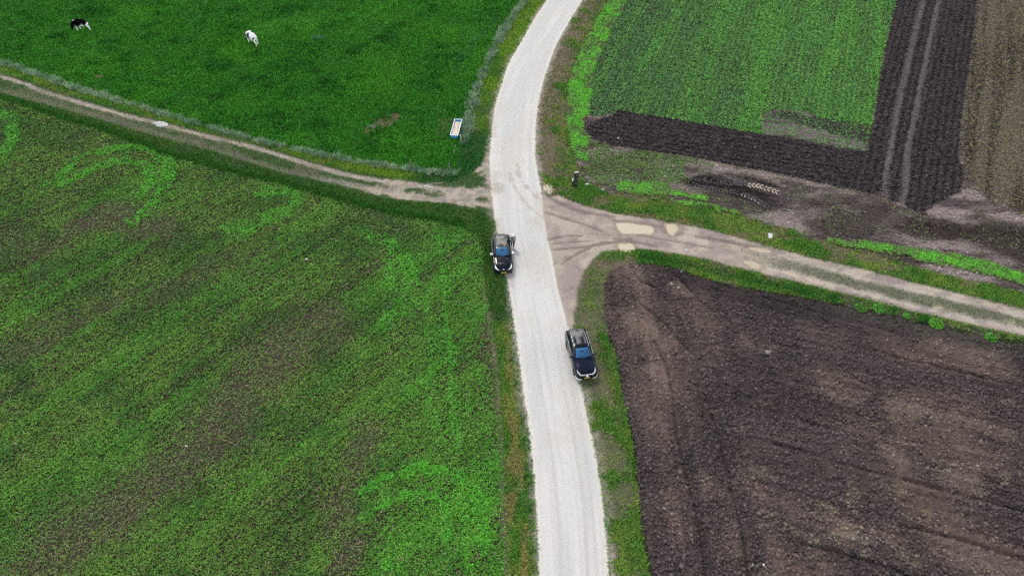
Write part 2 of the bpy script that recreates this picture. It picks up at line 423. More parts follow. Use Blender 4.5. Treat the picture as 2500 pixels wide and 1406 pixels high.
def fields(x, y):
    """surface label, ground colour, height and plant cover at every point"""
    N = len(x)
    big = fbm(x, y, 0.09, 3, 1); med = fbm(x, y, 0.45, 4, 2); sm = fbm(x, y, 1.9, 3, 3); fine = fbm(x, y, 5.0, 2, 4)
    wob = (med - 0.5) * 0.9 + (sm - 0.5) * 0.55
    F = {}
    clump = fbm(x, y, 3.9, 2, 50); clump2 = fbm(x, y, 1.2, 3, 51)
    # --- verge grass everywhere first
    dry = ss(0.42, 0.66, fbm(x, y, 0.55, 4, 5))
    gr = lerp(np.tile(np.float32(A(74, 118, 44)), (N, 1)), A(110, 134, 58), dry)
    soil = np.float32(A(112, 101, 88))
    lab = np.zeros(N, dtype=np.int8)
    dl, _ = pdist(x, y, GP(smoothpl(ROAD_L, 3))); dr, _ = pdist(x, y, GP(smoothpl(ROAD_R, 3)))
    rp = smoothpl(ROAD_L, 3) + smoothpl(ROAD_R, 3)[::-1]
    _, rin = pdist(x, y, GP(rp), True)
    road_sd = np.where(rin, np.minimum(dl, dr), -np.minimum(dl, dr)) + (sm - 0.5) * 0.07 + (med - 0.5) * 0.10
    t = dl / (dl + dr + 1e-6)
    left = (dl < dr) & ~rin
    # cover of the verge, by side
    cov = 0.35 + 0.75 * ss(0.34, 0.52, med)
    # right of the road, far part: brown weeds; near part: grass with bare patches
    far_r = (~left) & (y > 44) & (dr < 9)
    brown = np.where(far_r, ss(0.32, 0.55, fbm(x, y, 0.7, 4, 6)) * ss(4.0, 1.5, dr), 0)
    near_r = (~left) & (y < 46)
    barep = np.where(near_r, ss(0.30, 0.52, fbm(x, y, 0.65, 4, 8)) * ss(-0.2, 0.3, dr) * ss(2.7, 1.9, dr), 0)
    gq_ = G(1428, 675); barep = np.maximum(barep, ss(8.0, 2.5, np.hypot(x - gq_[0], y - gq_[1]) + (med - 0.5) * 6) * (~left) * 0.9)
    vcol = lerp(gr, A(92, 122, 54), np.where(near_r, 0.55 * ss(0.3, 0.6, sm), 0))
    # yellow-green verges beside pasture
    gc = G(1150, 395); corner = ss(9.0, 4.0, np.hypot(x - gc[0], y - gc[1]))
    sdL = sdp(x, y, CROP_L)
    vcol = lerp(vcol, A(60, 96, 42), ss(-4.5, -3.0, sdL) * left * (y > 40) * 0.85)
    yg = np.where((left) & (y > 44), ss(0.3, 0.6, fbm(x, y, 0.35, 3, 9)), 0) * (1 - corner) * ss(-4.0, -5.2, sdL)
    vcol = lerp(vcol, A(46, 96, 40), corner * left)
    vcol = lerp(vcol, A(108, 142, 44), yg * 0.8)
    ygl = np.where((left) & (y < 41), ss(0.42, 0.60, fbm(x, y * 0.4, 0.9, 3, 10)) * ss(0.45, 0.8, dl) * ss(2.6, 1.8, dl), 0)
    vcol = lerp(vcol, A(142, 126, 82), ygl * 0.7)
    vcol = lerp(vcol, A(52, 98, 40), np.where((left) & (y < 46), ss(0.75, 0.2, dl) * 0.5, 0))
    vcol = lerp(vcol, A(128, 118, 96), brown * 0.8)
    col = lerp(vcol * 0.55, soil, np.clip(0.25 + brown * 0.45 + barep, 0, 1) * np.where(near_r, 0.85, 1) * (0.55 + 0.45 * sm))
    grass = np.clip(cov * (1 - 0.6 * brown) * (1 - 0.93 * barep), 0, 1)
    ghei = np.full(N, 0.12, np.float32)
    z = (med - 0.5) * 0.12 + (sm - 0.5) * 0.05
    leaf = np.zeros(N, np.float32); clod = np.zeros(N, np.float32); wisp = np.zeros(N, np.float32)
    pcol = vcol.copy()                      # colour of what grows here

    # worn brownish patches in the verges beyond the junction on the right
    worn = ss(0.50, 0.66, fbm(x * 0.6, y, 0.75, 4, 59)) * (~left) * (y > 44)
    grass *= (1 - 0.7 * worn); col = lerp(col, A(112, 100, 84), worn * 0.7); vcol = lerp(vcol, A(118, 116, 72), worn * 0.6); pcol = vcol.copy()
    # --- pasture
    p = sdp(x, y, PASTURE) + wob * 0.5; wp = ss(-0.25, 0.25, p)
    dk = ss(0.56, 0.70, fbm(x, y, 0.42, 4, 11)); lt = ss(0.5, 0.75, fbm(x, y, 0.16, 4, 12)) 
    dk = dk * 0.6
    for px, py, r in ((440, 100, 1.3), (520, 165, 1.0), (560, 152, 0.9), (640, 205, 1.1), (645, 190, 0.9), (795, 200, 1.2), (855, 45, 1.0), (942, 95, 1.2), (862, 125, 1.0), (680, 285, 1.2), (792, 303, 1.1), (675, 303, 0.9), (705, 22, 1.5), (225, 28, 2.2), (140, 88, 1.0), (268, 102, 1.0), (225, 155, 0.9), (535, 165, 1.4), (1085, 110, 1.0), (870, 187, 0.9), (535, 235, 0.8), (330, 225, 0.9), (610, 130, 1.0), (780, 62, 0.9)):
        g = G(px, py); dk = np.maximum(dk, ss(r * 1.3, r * 0.2, np.hypot((x - g[0]) * 0.7, y - g[1]) + (sm - 0.5) * 1.3 + (med - 0.5) * 1.0))
    pc = lerp(np.tile(np.float32(A(46, 104, 26)), (N, 1)), A(26, 68, 22), dk * 0.75)
    pc = pc * (0.80 + 0.62 * clump[:, None])
    pc = lerp(pc, A(62, 124, 28), lt * 0.7)
    pc = lerp(pc, A(58, 100, 62), 0.6 * ss(0.8, 0.1, ld(x, y, [(1110, 170), (1160, 95), (1215, 45)])) * sm + 0.35 * ss(0.9, 0.1, ld(x, y, [(1090, 145), (1130, 90), (1180, 40)])) * sm)
    pc = lerp(pc, A(64, 128, 40), 0.6 * ss(4.5, 0.5, ld(x, y, [(660, 60), (780, 50), (900, 60)])) * ss(0.42, 0.6, med))
    dung = np.zeros(N, np.float32)
    for (px, py), r, a in (((935, 300), 1.5, 1), ((960, 285), 1.0, 1), ((895, 318), 0.6, 0.9), ((240, 188), 0.55, 1), ((1090, 300), 1.4, 0.5), ((1080, 320), 1.6, 0.45), ((225, 28), 0.6, 0.6), ((750, 3), 0.6, 0.6)):
        g = G(px, py); d = np.hypot(x - g[0], y - g[1]); dung = np.maximum(dung, a * ss(r, r * 0.3, d + (sm - 0.5) * 1.6))
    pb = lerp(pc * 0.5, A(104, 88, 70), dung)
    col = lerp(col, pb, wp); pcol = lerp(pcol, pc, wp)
    grass = grass * (1 - wp) + wp * (1 - 0.85 * dung) * (0.75 + 0.25 * sm)
    ghei = ghei * (1 - wp) + wp * (0.10 + 0.12 * dk)
    z = z * (1 - wp) + wp * ((med - 0.5) * 0.22 + (sm - 0.5) * 0.10)
    lab[wp > 0.5] = 1

    # --- tall dry grass under the fences
    dA = ld(x, y, smoothpl(STRIP_A, 3)); dB = ld(x, y, smoothpl(STRIP_B, 3))
    tall = np.maximum(ss(0.5, 0.05, dA + wob * 0.5), ss(0.72, 0.12, dB + wob * 0.8))
    col = lerp(col, A(36, 54, 34), tall * 0.85)  # shade at the foot of the tall grass, painted into the ground colour
    grass *= (1 - 0.7 * tall)
    F['tall'] = tall * (0.06 + 0.94 * ss(0.40, 0.58, clump2))

    # --- crop left
    c = sdL + wob * 0.45; wc = ss(-0.2, 0.25, c)
    # rows run from lower left to upper right on the picture
    g0, g1 = G(102, 1353), G(540, 1020); an = math.atan2(g1[1] - g0[1], g1[0] - g0[0])
    ca, sa = math.cos(an), math.sin(an)
    xr, yr = x * ca + y * sa, -x * sa + y * ca
    stre = fbm(xr * 0.12, yr, 0.42, 4, 13); pat = fbm(x, y, 0.14, 4, 14)
    row = 0.5 + 0.5 * np.sin(2 * math.pi * yr / 0.52 + 2.5 * (fbm(xr * 0.1, yr, 0.6, 2, 54) - 0.5))
    stf = fbm(xr * 0.05, yr, 1.1, 4, 55, 0.7)
    den = 0.74 + 0.5 * (stre - 0.5) + 0.35 * (pat - 0.5) + 0.2 * (med - 0.5) + 1.2 * (stf - 0.5)
    lush = np.zeros(N, np.float32); bare = np.zeros(N, np.float32)
    for pl, wd, a in ARCS:
        d = ld(x, y, smoothpl(pl, 4)); lush = np.maximum(lush, a * ss(wd * 1.35, wd * 0.45, d + (med - 0.5) * 0.8 + (sm - 0.5) * 1.0) * (0.55 + 0.45 * ss(0.36, 0.52, clump2)))
    for pl, wd, a in BARES:
        d = ld(x, y, smoothpl(pl, 3)); bare = np.maximum(bare, a * ss(wd * 2.4, wd * 0.1, d + (med - 0.5) * 3.4 + (sm - 0.5) * 1.5))
    rim = ss(0.55, 0.1, c) * ss(48, 43, y)
    den = np.clip(den + 0.5 * lush, 0.15, 1.1) * (1 - 0.82 * bare) * (1 - 0.75 * rim) * (0.50 + 0.42 * ss(0.36, 0.62, clump) + 0.45 * row)
    greenr = ss(G(1000, 900)[0] - 6, G(1150, 900)[0], x) * ss(60, 45, y)
    lc = lerp(np.tile(np.float32(A(82, 116, 48)), (N, 1)), A(64, 99, 42), ss(0.4, 0.62, fbm(x, y, 0.3, 3, 15)))
    lc = lerp(lc, A(78, 138, 44), np.clip(greenr * 0.45 + 0.35 * ss(0.52, 0.7, stre), 0, 1))
    lc = lerp(lc, A(78, 158, 48), np.clip(lush, 0, 1) * 0.62)
    lc = lc * (0.66 + 0.30 * clump2[:, None] + 0.30 * stf[:, None] + 0.08 * row[:, None])
    lc = lerp(lc, A(96, 100, 68), bare * 0.6)
    cs = lerp(np.tile(np.float32(A(46, 42, 34)), (N, 1)), A(92, 80, 68), np.clip(bare * 0.5 + 0.3 * sm, 0, 1))
    cs = lerp(cs, A(136, 124, 112), rim * 0.7)
    col = lerp(col, cs, wc); pcol = lerp(pcol, lc, wc)
    leaf = wc * den; grass *= (1 - wc)
    z = z * (1 - wc) + wc * (-0.05 + (sm - 0.5) * 0.06 + (med - 0.5) * 0.08)
    lab[wc > 0.5] = 2
    F['lush'] = np.clip(lush, 0, 1) * wc * ss(0.44, 0.60, clump) * ss(0.36, 0.5, clump2)
    # the dark grass bank between the track and the crop
    bank = ss(1.3, 0.3, -c + wob * 0.5) * (c < 0.2) * left * (y > 30) * ss(2.2, 3.2, dl)
    bc = np.float32(A(46, 92, 30))
    bw = bank * (1 - wc)
    pcol = lerp(pcol, bc, bw); col = lerp(col, bc * 0.5, bw); ghei = ghei * (1 - bw) + 0.20 * bw; grass = np.maximum(grass, bw)

    # --- fields to the upper right
    tr = sdp(x, y, TRFIELD) + wob * np.where(x > 12, 1.7, 0.5); wt = ss(-0.35, 0.35, tr)
    wis = fbm(x * 0.45 + y * 0.2, y * 1.3, 0.5, 5, 16)
    hs = lerp(np.tile(np.float32(A(86, 76, 74)), (N, 1)), A(138, 124, 120), ss(0.44, 0.62, wis))
    hs = lerp(hs, A(64, 56, 52), ss(0.5, 0.68, fbm(x * 0.5, y, 0.3, 4, 17)) * 0.7)
    spw = np.clip(0.09 * ss(0.45, 0.7, fbm(x, y, 0.5, 4, 18)), 0, 1)
    col = lerp(col, hs, wt); lab[wt > 0.5] = 3
    grass *= (1 - wt); leaf2 = wt * spw
    clod = wt * 0.35; pcol = lerp(pcol, A(98, 112, 70), wt)
    z = z * (1 - wt) + wt * ((sm - 0.5) * 0.10 + (fine - 0.5) * 0.08)
    lowleft = ss(30, 20, x) * wt
    leaf2 = np.maximum(leaf2, lowleft * ss(0.45, 0.6, med) * 0.16 * (y < 66))
    # green strips of regrowth on the headland
    hg = np.zeros(N, np.float32)
    for pl, wd in (([(1525, 455), (1560, 460), (1612, 462)], 0.85), ([(1642, 471), (1720, 486)], 0.35), ([(1600, 493), (1690, 502)], 0.5), ([(1705, 504), (1790, 524)], 0.5),
                   ([(2120, 600), (2180, 608), (2230, 617)], 0.45), ([(2245, 622), (2330, 638), (2420, 658), (2520, 688), (2700, 735)], 0.8), ([(1745, 512), (1800, 528)], 0.3), ([(2030, 592), (2120, 603)], 0.3)):
        hg = np.maximum(hg, ss(wd * 1.5, wd * 0.35, ld(x, y, pl) + wob * 0.9) * (0.35 + 0.65 * ss(0.40, 0.54, clump2)))
    b = sdp(x, y, SPARSE) + wob * 1.0; wsp = ss(-0.8, 0.8, b) * wt
    leaf2 = np.maximum(leaf2, wsp * ss(0.30, 0.55, med) * 0.75); pcol = lerp(pcol, A(88, 112, 62), wsp)
    m_ = ss(-0.6, 0.6, sdp(x, y, MUD) + wob * 1.2) * wt
    g0, g1 = G(1690, 440), G(1890, 490); am = math.atan2(g1[1] - g0[1], g1[0] - g0[0])
    rm = fbm((x * math.cos(am) + y * math.sin(am)) * 0.15, -x * math.sin(am) + y * math.cos(am), 0.9, 3, 58)
    col = lerp(col, lerp(np.tile(np.float32(A(42, 36, 36)), (N, 1)), A(92, 82, 84), ss(0.42, 0.68, rm)), m_ * 0.95); leaf2 *= (1 - 0.9 * m_); z += m_ * ((sm - 0.5) * 0.14 + (rm - 0.5) * 0.7)
    d_ = ss(-1.0, 0.8, sdp(x, y, DARKSOIL) + wob * 1.6) * wt
    col = lerp(col, A(50, 42, 38), d_ * 0.9)
    s_ = sdp(x, y, STUBBLE) + wob * 1.2; wst = ss(-0.6, 0.6, s_) * wt
    a2 = math.atan2(G(2357, 225)[1] - G(2385, 0)[1], G(2357, 225)[0] - G(2385, 0)[0])
    xs, ys = x * math.cos(a2) + y * math.sin(a2), -x * math.sin(a2) + y * math.cos(a2)
    st = fbm(xs * 0.07, ys, 0.9, 4, 19)
    stc = lerp(np.tile(np.float32(A(98, 88, 80)), (N, 1)), A(62, 55, 52), ss(0.42, 0.62, st))
    stc = lerp(stc, A(100, 94, 70), 0.4 * ss(0.5, 0.7, fbm(xs * 0.15, ys, 0.8, 3, 20)) * ss(2, 6, s_))
    col = lerp(col, stc, wst); lab[wst > 0.5] = 7; leaf2 = leaf2 * (1 - wst) + wst * 0.16
    pcol = lerp(pcol, A(106, 100, 70), wst); wisp = wst
    cr = sdp(x, y, CROP_R) + wob * 0.4; wr = ss(-0.15, 0.2, cr) * wt
    g0, g1 = G(1660, 280), G(1760, 20); an = math.atan2(g1[1] - g0[1], g1[0] - g0[0])
    xq, yq = x * math.cos(an) + y * math.sin(an), -x * math.sin(an) + y * math.cos(an)
    sq = fbm(xq * 0.06, yq, 0.85, 5, 21, 0.8)
    dq = np.clip(0.72 + 1.0 * (sq - 0.5) + 0.8 * (fbm(x, y, 0.16, 3, 22) - 0.5) + 0.25 * ss(G(1500, 200)[0], G(1900, 200)[0], x), 0.2, 1.15)
    pt = ss(-0.4, 0.5, sdp(x, y, PATCH) + wob * 0.8)
    rowq = 0.5 + 0.5 * np.sin(2 * math.pi * yq / 0.62 + 2.0 * (med - 0.5))
    dq *= (1 - 0.85 * pt) * (0.50 + 0.60 * ss(0.34, 0.62, clump) + 0.35 * rowq)
    qc = lerp(np.tile(np.float32(A(74, 112, 64)), (N, 1)), A(88, 142, 58), np.clip(ss(0.40, 0.66, sq) * 0.5 + 0.3 * ss(G(1500, 200)[0], G(1900, 200)[0], x), 0, 1))
    qs = lerp(np.tile(np.float32(A(56, 54, 50)), (N, 1)), A(112, 100, 100), pt * ss(0.35, 0.6, wis))
    col = lerp(col, qs, wr); pcol = lerp(pcol, qc * (0.9 + 0.2 * rowq[:, None]), wr); leaf2 = leaf2 * (1 - wr) + wr * dq
    clod *= (1 - wr); lab[(wr > 0.5)] = 4
    br = sdp(x, y, BRIGHT) + wob * 0.55; wb = ss(-0.2, 0.25, br)
    holes = np.clip(ss(0.50, 0.66, fbm(x, y, 0.6, 4, 23)) * ss(1.6, 0.6, br) * 0.7 + 0.2 * ss(0.5, 0.62, clump2), 0, 0.9)
    hg = np.maximum(hg * wt, wb * (1 - holes))
    col = lerp(col, lerp(np.tile(np.float32(A(96, 88, 84)), (N, 1)), A(44, 104, 30), hg), np.maximum(wb, hg)); lab[wb > 0.5] = 5
    pcol = lerp(pcol, A(94, 174, 52), hg * (0.7 + 0.3 * ss(0.35, 0.5, med))); leaf2 = leaf2 * (1 - wb)
    F['bright'] = hg; clod *= (1 - hg); leaf2 *= (1 - hg); grass *= (1 - hg)
    pw = sdp(x, y, PLOW_T) + wob * 0.35; wq = ss(-0.2, 0.2, pw) * np.maximum(wt, ss(0, 0.3, pw))
    vert = ss(G(2120, 300)[0] - 1.5, G(2120, 300)[0] + 1.0, x - (y - G(2120, 300)[1]) * (G(2190, 0)[0] - G(2120, 300)[0]) / (G(2190, 0)[1] - G(2120, 300)[1]))
    g0, g1 = G(1511, 300), G(2039, 385); ah = math.atan2(g1[1] - g0[1], g1[0] - g0[0])
    yh = -x * math.sin(ah) + y * math.cos(ah)
    fr = np.where(vert > 0.5, np.sin(ys * 2 * math.pi / 0.75 + 2 * med), np.sin(yh * 2 * math.pi / 0.8 + 3 * med))
    qc_ = lerp(np.tile(np.float32(A(48, 43, 45)), (N, 1)), A(78, 70, 70), ss(0.4, 0.75, fine) * 0.7 + 0.15 * fr)
    for pl in ([(2310, -120), (2254, 0), (2234, 77), (2216, 154), (2200, 220), (2185, 294), (2175, 360), (2167, 400), (2163, 440), (2158, 485)],
               [(2350, -120), (2293, 0), (2272, 90), (2254, 179), (2239, 256), (2218, 358), (2213, 401), (2209, 465), (2196, 510)]):
        d = ld(x, y, pl); k = ss(0.46, 0.18, d + (sm - 0.5) * 0.3)
        qc_ = lerp(qc_, A(100, 92, 92), k * (0.6 + 0.4 * fine)); z -= wq * k * 0.05
        F['rutq'] = np.maximum(F.get('rutq', 0), k)
    col = lerp(col, qc_, wq); lab[wq > 0.5] = 6
    for kk in (leaf2, grass, F['bright']): kk *= (1 - wq)
    leaf2 = np.maximum(leaf2, 0)
    clod = clod * (1 - wq) + wq * (1 - 0.8 * np.clip(F['rutq'], 0, 1))
    z = z * (1 - wq) + wq * (0.045 * fr + (fine - 0.5) * 0.13 + (sm - 0.5) * 0.08)

    # --- ploughed field lower right
    q = sdp(x, y, PLOW_B) + wob * 0.3; wqb = ss(-0.12, 0.15, q)
    g0, g1 = G(1962, 1097), G(2500, 1246); a3 = math.atan2(g1[1] - g0[1], g1[0] - g0[0])
    xb, yb = x * math.cos(a3) + y * math.sin(a3), -x * math.sin(a3) + y * math.cos(a3)
    sb = fbm(xb * 0.16, yb, 0.5, 4, 24); sb2 = fbm(x, y, 0.22, 4, 25)
    g0, g1 = G(1639, 943), G(1711, 1315); a4 = math.atan2(g1[1] - g0[1], g1[0] - g0[0])
    sv = fbm((x * math.cos(a4) + y * math.sin(a4)) * 0.10, -x * math.sin(a4) + y * math.cos(a4), 0.8, 4, 52)
    nearroad = ss(G(1950, 1100)[0], G(1700, 1100)[0], x)
    sb = sb * (1 - nearroad) + sv * nearroad
    bc_ = lerp(np.tile(np.float32(A(82, 70, 68)), (N, 1)), A(102, 86, 80), ss(0.40, 0.68, sb))
    bc_ = lerp(bc_, A(66, 58, 58), ss(0.46, 0.7, sb2) * 0.6)
    bc_ = lerp(bc_, A(46, 42, 46), ss(4.5, 0.5, ld(x, y, [(1700, 676), (1900, 722), (2100, 760), (2300, 805), (2500, 850)])) * 0.6)
    pale = np.zeros(N, np.float32)
    for a_, b_, r in PALE_B:
        pale = np.maximum(pale, 0.8 * ss(r * 2.0, 0.0, ld(x, y, [a_, b_]) + (med - 0.5) * 2.2 + (sm - 0.5) * 1.0))
    bc_ = lerp(bc_, A(142, 122, 108), pale * 0.45)
    bc_ = lerp(bc_, A(132, 122, 98), 0.3 * ss(0.60, 0.75, fbm(x, y, 0.5, 5, 53, 0.7)) * (y < 32) * (x > 14))
    fl = fbm(np.where(nearroad > 0.5, x * math.cos(a4) + y * math.sin(a4), xb) * 0.05, np.where(nearroad > 0.5, -x * math.sin(a4) + y * math.cos(a4), yb), 2.4, 3, 56, 0.8)
    bc_ = bc_ * (0.46 + 0.36 * clump[:, None] + 0.60 * fl[:, None])
    lines = np.zeros(N, np.float32)
    for i, pl in enumerate(FURROWS):
        d = ld(x, y, smoothpl(pl, 3)); lines = np.maximum(lines, ss(0.22, 0.05, d + (sm - 0.5) * 0.12) * (0.55 + 0.45 * (med > 0.45)))
    frb = np.sin(np.where(nearroad > 0.5, -x * math.sin(a4) + y * math.cos(a4), yb) * 2 * math.pi / 0.9 + 2.5 * med)
    col = lerp(col, bc_ * (1 - 0.35 * lines[:, None]), wqb); lab[wqb > 0.5] = 8
    for kk in (leaf2, grass, leaf): kk *= (1 - wqb)
    clod = clod * (1 - wqb) + wqb * np.clip(0.25 + 1.5 * (sb2 - 0.35) + 0.7 * (0.55 - sb), 0.12, 1) * (1 - 0.75 * pale) * (1 - lines)
    z = z * (1 - wqb) + wqb * (-0.10 - 0.12 * lines + 0.03 * frb + (fine - 0.5) * 0.17 + (clump - 0.5) * 0.08)
    F['plowb'] = wqb
    # raw edge of the ploughing beside the verge
    eg = ss(0.30, 0.10, np.abs(q + 0.02)) * (y < 42) * ss(0.35, 0.5, med)
    z -= 0.16 * eg * (q > -0.1); col = lerp(col, A(40, 36, 32), eg * 0.8 * (x > 5))

    # --- dirt tracks
    trk = np.maximum(sdp(x, y, TRACK_L), -99) + wob * 0.4; wl = ss(-0.3, 0.25, trk)
    ra = ss(0.60, 0.15, ld(x, y, smoothpl(RUT_LA, 3)) + (sm - 0.5) * 0.5); rb = ss(0.75, 0.2, ld(x, y, smoothpl(RUT_LB, 3)) + (sm - 0.5) * 0.6)
    nearr = ss(G(640, 410)[0], G(1030, 470)[0], x)
    rb2 = rb * (0.5 + 0.5 * nearr) * (0.6 + 0.4 * ss(0.35, 0.6, med))
    ra = ra * (0.72 + 0.28 * ss(0.35, 0.55, med))
    barel = np.clip(np.maximum(ra, rb2) + nearr ** 2 * ss(0.62, 0.40, med) * 1.0, 0, 1)
    tc_ = lerp(np.tile(np.float32(A(146, 138, 126)), (N, 1)), A(172, 160, 146), ss(0.4, 0.6, sm))
    tc_ = lerp(tc_, A(120, 112, 108), 0.6 * rb * (1 - nearr))
    mcol = lerp(np.tile(np.float32(A(108, 116, 84)), (N, 1)), A(76, 104, 58), ss(0.4, 0.6, med))
    col = lerp(col, lerp(mcol * 0.7, tc_, barel), wl); pcol = lerp(pcol, mcol, wl); lab[wl > 0.5] = 9
    grass = grass * (1 - wl) + wl * (1 - barel) * 0.5
    ghei = ghei * (1 - wl) + wl * 0.07; leaf *= (1 - wl)
    z = z * (1 - wl) + wl * (0.0 - 0.05 * np.maximum(ra, rb) + (sm - 0.5) * 0.04)
    trk = sdp(x, y, TRACK_R) + wob * 0.35; wrk = ss(-0.25, 0.25, trk)
    rr = np.zeros(N, np.float32); dark = np.zeros(N, np.float32)
    for pl, wd in ((RUT_RA, 0.55), (RUT_RB, 0.55), (RUT_RC, 0.3), (RUT_RD, 0.3)):
        d = ld(x, y, smoothpl(pl, 3)); rr = np.maximum(rr, ss(wd, wd * 0.3, d + (sm - 0.5) * 0.3))
    for pl, wd in (([(1335, 478), (1370, 497), (1400, 510), (1450, 522), (1500, 530)], 0.22), ([(1332, 520), (1370, 530), (1430, 550), (1470, 565)], 0.2), ([(1340, 585), (1380, 576), (1420, 575)], 0.14),
                   ([(1345, 610), (1400, 606), (1440, 600), (1480, 590)], 0.14), ([(1370, 645), (1400, 625), (1440, 605)], 0.14), ([(1500, 538), (1560, 545), (1620, 556)], 0.14), ([(1700, 577), (1780, 590), (1860, 608)], 0.2),
                   ([(1500, 582), (1550, 590), (1600, 600)], 0.2), ([(1345, 596), (1390, 592), (1450, 588)], 0.1), ([(1430, 605), (1500, 590), (1540, 584)], 0.16), ([(1560, 575), (1640, 588), (1740, 606)], 0.12)):
        d = ld(x, y, smoothpl(pl, 3)); dark = np.maximum(dark, ss(wd * 1.6, wd * 0.3, d + (sm - 0.5) * 0.22))
    gx = ss(G(1700, 590)[0], G(2100, 690)[0], x)
    midg = ss(1.0, 0.3, ld(x, y, MID_R) + wob * 0.9) * gx
    rc = lerp(np.tile(np.float32(A(158, 143, 136)), (N, 1)), A(178, 166, 152), ss(0.42, 0.62, fbm(x, y, 0.35, 4, 26)))
    rc = lerp(rc, A(186, 176, 164), rr * 0.5 * gx); rc = lerp(rc, A(134, 122, 118), ss(0.52, 0.7, fbm(x, y * 1.6, 0.7, 4, 27)) * 0.6)
    rc = lerp(rc, A(112, 101, 95), dark * 0.65)
    rc = lerp(rc, A(92, 98, 76), midg * 0.75)
    pr = np.full(N, 9.0, np.float32)
    pr2 = np.full(N, 9.0, np.float32)
    for pl in PUD[:6]:
        pr = np.minimum(pr, -sdp(x, y, pl))
    for pl in PUD[6:]:
        pr2 = np.minimum(pr2, -sdp(x, y, pl))
    rc = lerp(rc, A(196, 182, 158), ss(0.30, -0.25, pr2 + (sm - 0.5) * 0.4) * 0.75)
    rc = lerp(rc, A(126, 112, 101), ss(0.9, 0.2, pr + (sm - 0.5) * 0.6) * 0.5)
    rc = lerp(rc, A(186, 168, 142), ss(0.34, 0.02, pr + (sm - 0.5) * 0.3) * 0.85)
    col = lerp(col, rc, wrk); lab[wrk > 0.5] = 10
    for kk in (leaf2, leaf, clod, F['bright']): kk *= (1 - wrk)
    edge_g = ss(0.7, 0.1, trk) * ss(0.45, 0.6, med) * 0.5
    grass = grass * (1 - wrk) + wrk * np.clip(midg * 0.35 + edge_g * gx, 0, 1); pcol = lerp(pcol, A(82, 100, 62), wrk)
    ghei = ghei * (1 - wrk) + wrk * 0.05
    z = z * (1 - wrk) + wrk * (-0.05 * rr - 0.05 * dark + (sm - 0.5) * 0.05 + (fine - 0.5) * 0.02)
    pd = ss(0.30, -0.10, pr + (sm - 0.5) * 0.35); z = z * (1 - pd) - 0.09 * pd
    # green bank between the right-hand track and the ploughing
    bk = (1 - wrk) * (1 - wqb) * ss(0.28, 0.46, med + 0.25 * (1 - ss(2.0, 0.6, -trk))) * ss(2.2, 0.9, -trk) * ss(2.2, 0.6, -q) * (q < 0.1) * (x > G(1560, 620)[0])
    sp = ss(G(1960, 715)[0], G(2060, 740)[0], x)
    bk *= (1 - sp * ss(0.36, 0.50, fbm(x, y, 0.8, 3, 28)))
    pcol = lerp(pcol, A(50, 96, 38), bk); nb = sp * (1 - bk) * ss(0.0, 0.4, -trk) * ss(2.6, 1.8, -q) * ss(3.0, 2.0, -trk)
    grass = np.maximum(grass * (1 - 0.85 * nb), bk); col = lerp(col, A(72, 68, 62), nb * 0.8); ghei = np.maximum(ghei, bk * 0.16)
    col = lerp(col, A(30, 56, 24), bk * 0.8)

    # --- road
    wr_ = ss(-0.09, 0.09, road_sd); sh = ss(-0.95, 0.05, road_sd + (sm - 0.5) * 0.5) * (1 - wr_)
    s_long = fbm(t * 3.5, y * 0.045, 2.0, 4, 29); s_fine = fbm(t * 9, y * 0.03, 2.0, 3, 30)
    rd = lerp(np.tile(np.float32(A(197, 196, 193)), (N, 1)), A(208, 206, 202), ss(0.4, 0.62, s_long))
    rd = lerp(rd, A(192, 189, 184), ss(0.46, 0.66, s_fine) * 0.4)
    rd = lerp(rd, A(196, 190, 178), 0.4 * ss(0.5, 0.68, fbm(x, y, 0.28, 4, 57)))
    nearc = ss(46, 24, y)
    for tc0, wd, a in ((0.32, 0.03, 0.35), (0.70, 0.022, 0.45), (0.83, 0.016, 0.3), (0.45, 0.02, 0.2), (0.62, 0.015, 0.15)):
        rd = lerp(rd, A(176, 170, 162), ss(wd * 1.5, wd * 0.2, np.abs(t - tc0 + (s_long - 0.5) * 0.03)) * a * nearc * (0.5 + med))
    rd = lerp(rd, A(220, 213, 201), 0.6 * (ss(0.12, 0.03, t) + ss(0.90, 0.98, t)))
    sp_ = np.zeros(N, np.float32)
    for pl, wd, a in (([(1244, 425), (1255, 455), (1275, 487), (1300, 513), (1327, 535)], 0.16, 0.6), ([(1262, 400), (1272, 440), (1297, 470), (1324, 492)], 0.15, 0.7), ([(1210, 452), (1216, 465)], 0.55, 0.7), ([(1212, 425), (1206, 440)], 0.5, 0.4),
                      ([(1200, 280), (1206, 330)], 0.3, 0.35), ([(1215, 540), (1228, 600), (1236, 660), (1246, 700)], 0.35, 0.4), ([(1330, 560), (1300, 540)], 0.5, 0.2), ([(1318, 470), (1330, 530), (1345, 600)], 0.3, 0.3)):
        sp_ = np.maximum(sp_, a * ss(wd * 2, wd * 0.3, ld(x, y, smoothpl(pl, 3)) + (sm - 0.5) * 0.7))
    rd = lerp(rd, A(164, 151, 134), sp_ * 0.85)
    rd = rd * (0.985 + 0.03 * fine[:, None])
    col = lerp(col, A(168, 158, 146), sh * (0.55 + 0.45 * sm)); grass *= (1 - 0.9 * sh)
    col = lerp(col, rd, wr_); lab[road_sd > 0] = 11
    for kk in (leaf2, leaf, clod, F['bright'], grass): kk *= (1 - wr_)
    z = z * (1 - wr_) + wr_ * (0.05 - 0.08 * (t - 0.5) ** 2)
    F.update(lab=lab, col=np.clip(col, 0.002, 0.9), z=z, grass=np.clip(grass, 0, 1), leaf=np.clip(leaf, 0, 1.3), leaf2=np.clip(leaf2, 0, 1.2), clod=np.clip(clod, 0, 1), pcol=np.clip(pcol, 0.002, 0.9), ghei=ghei, wp=wp, wc=wc, wt=wt, wst=wisp)
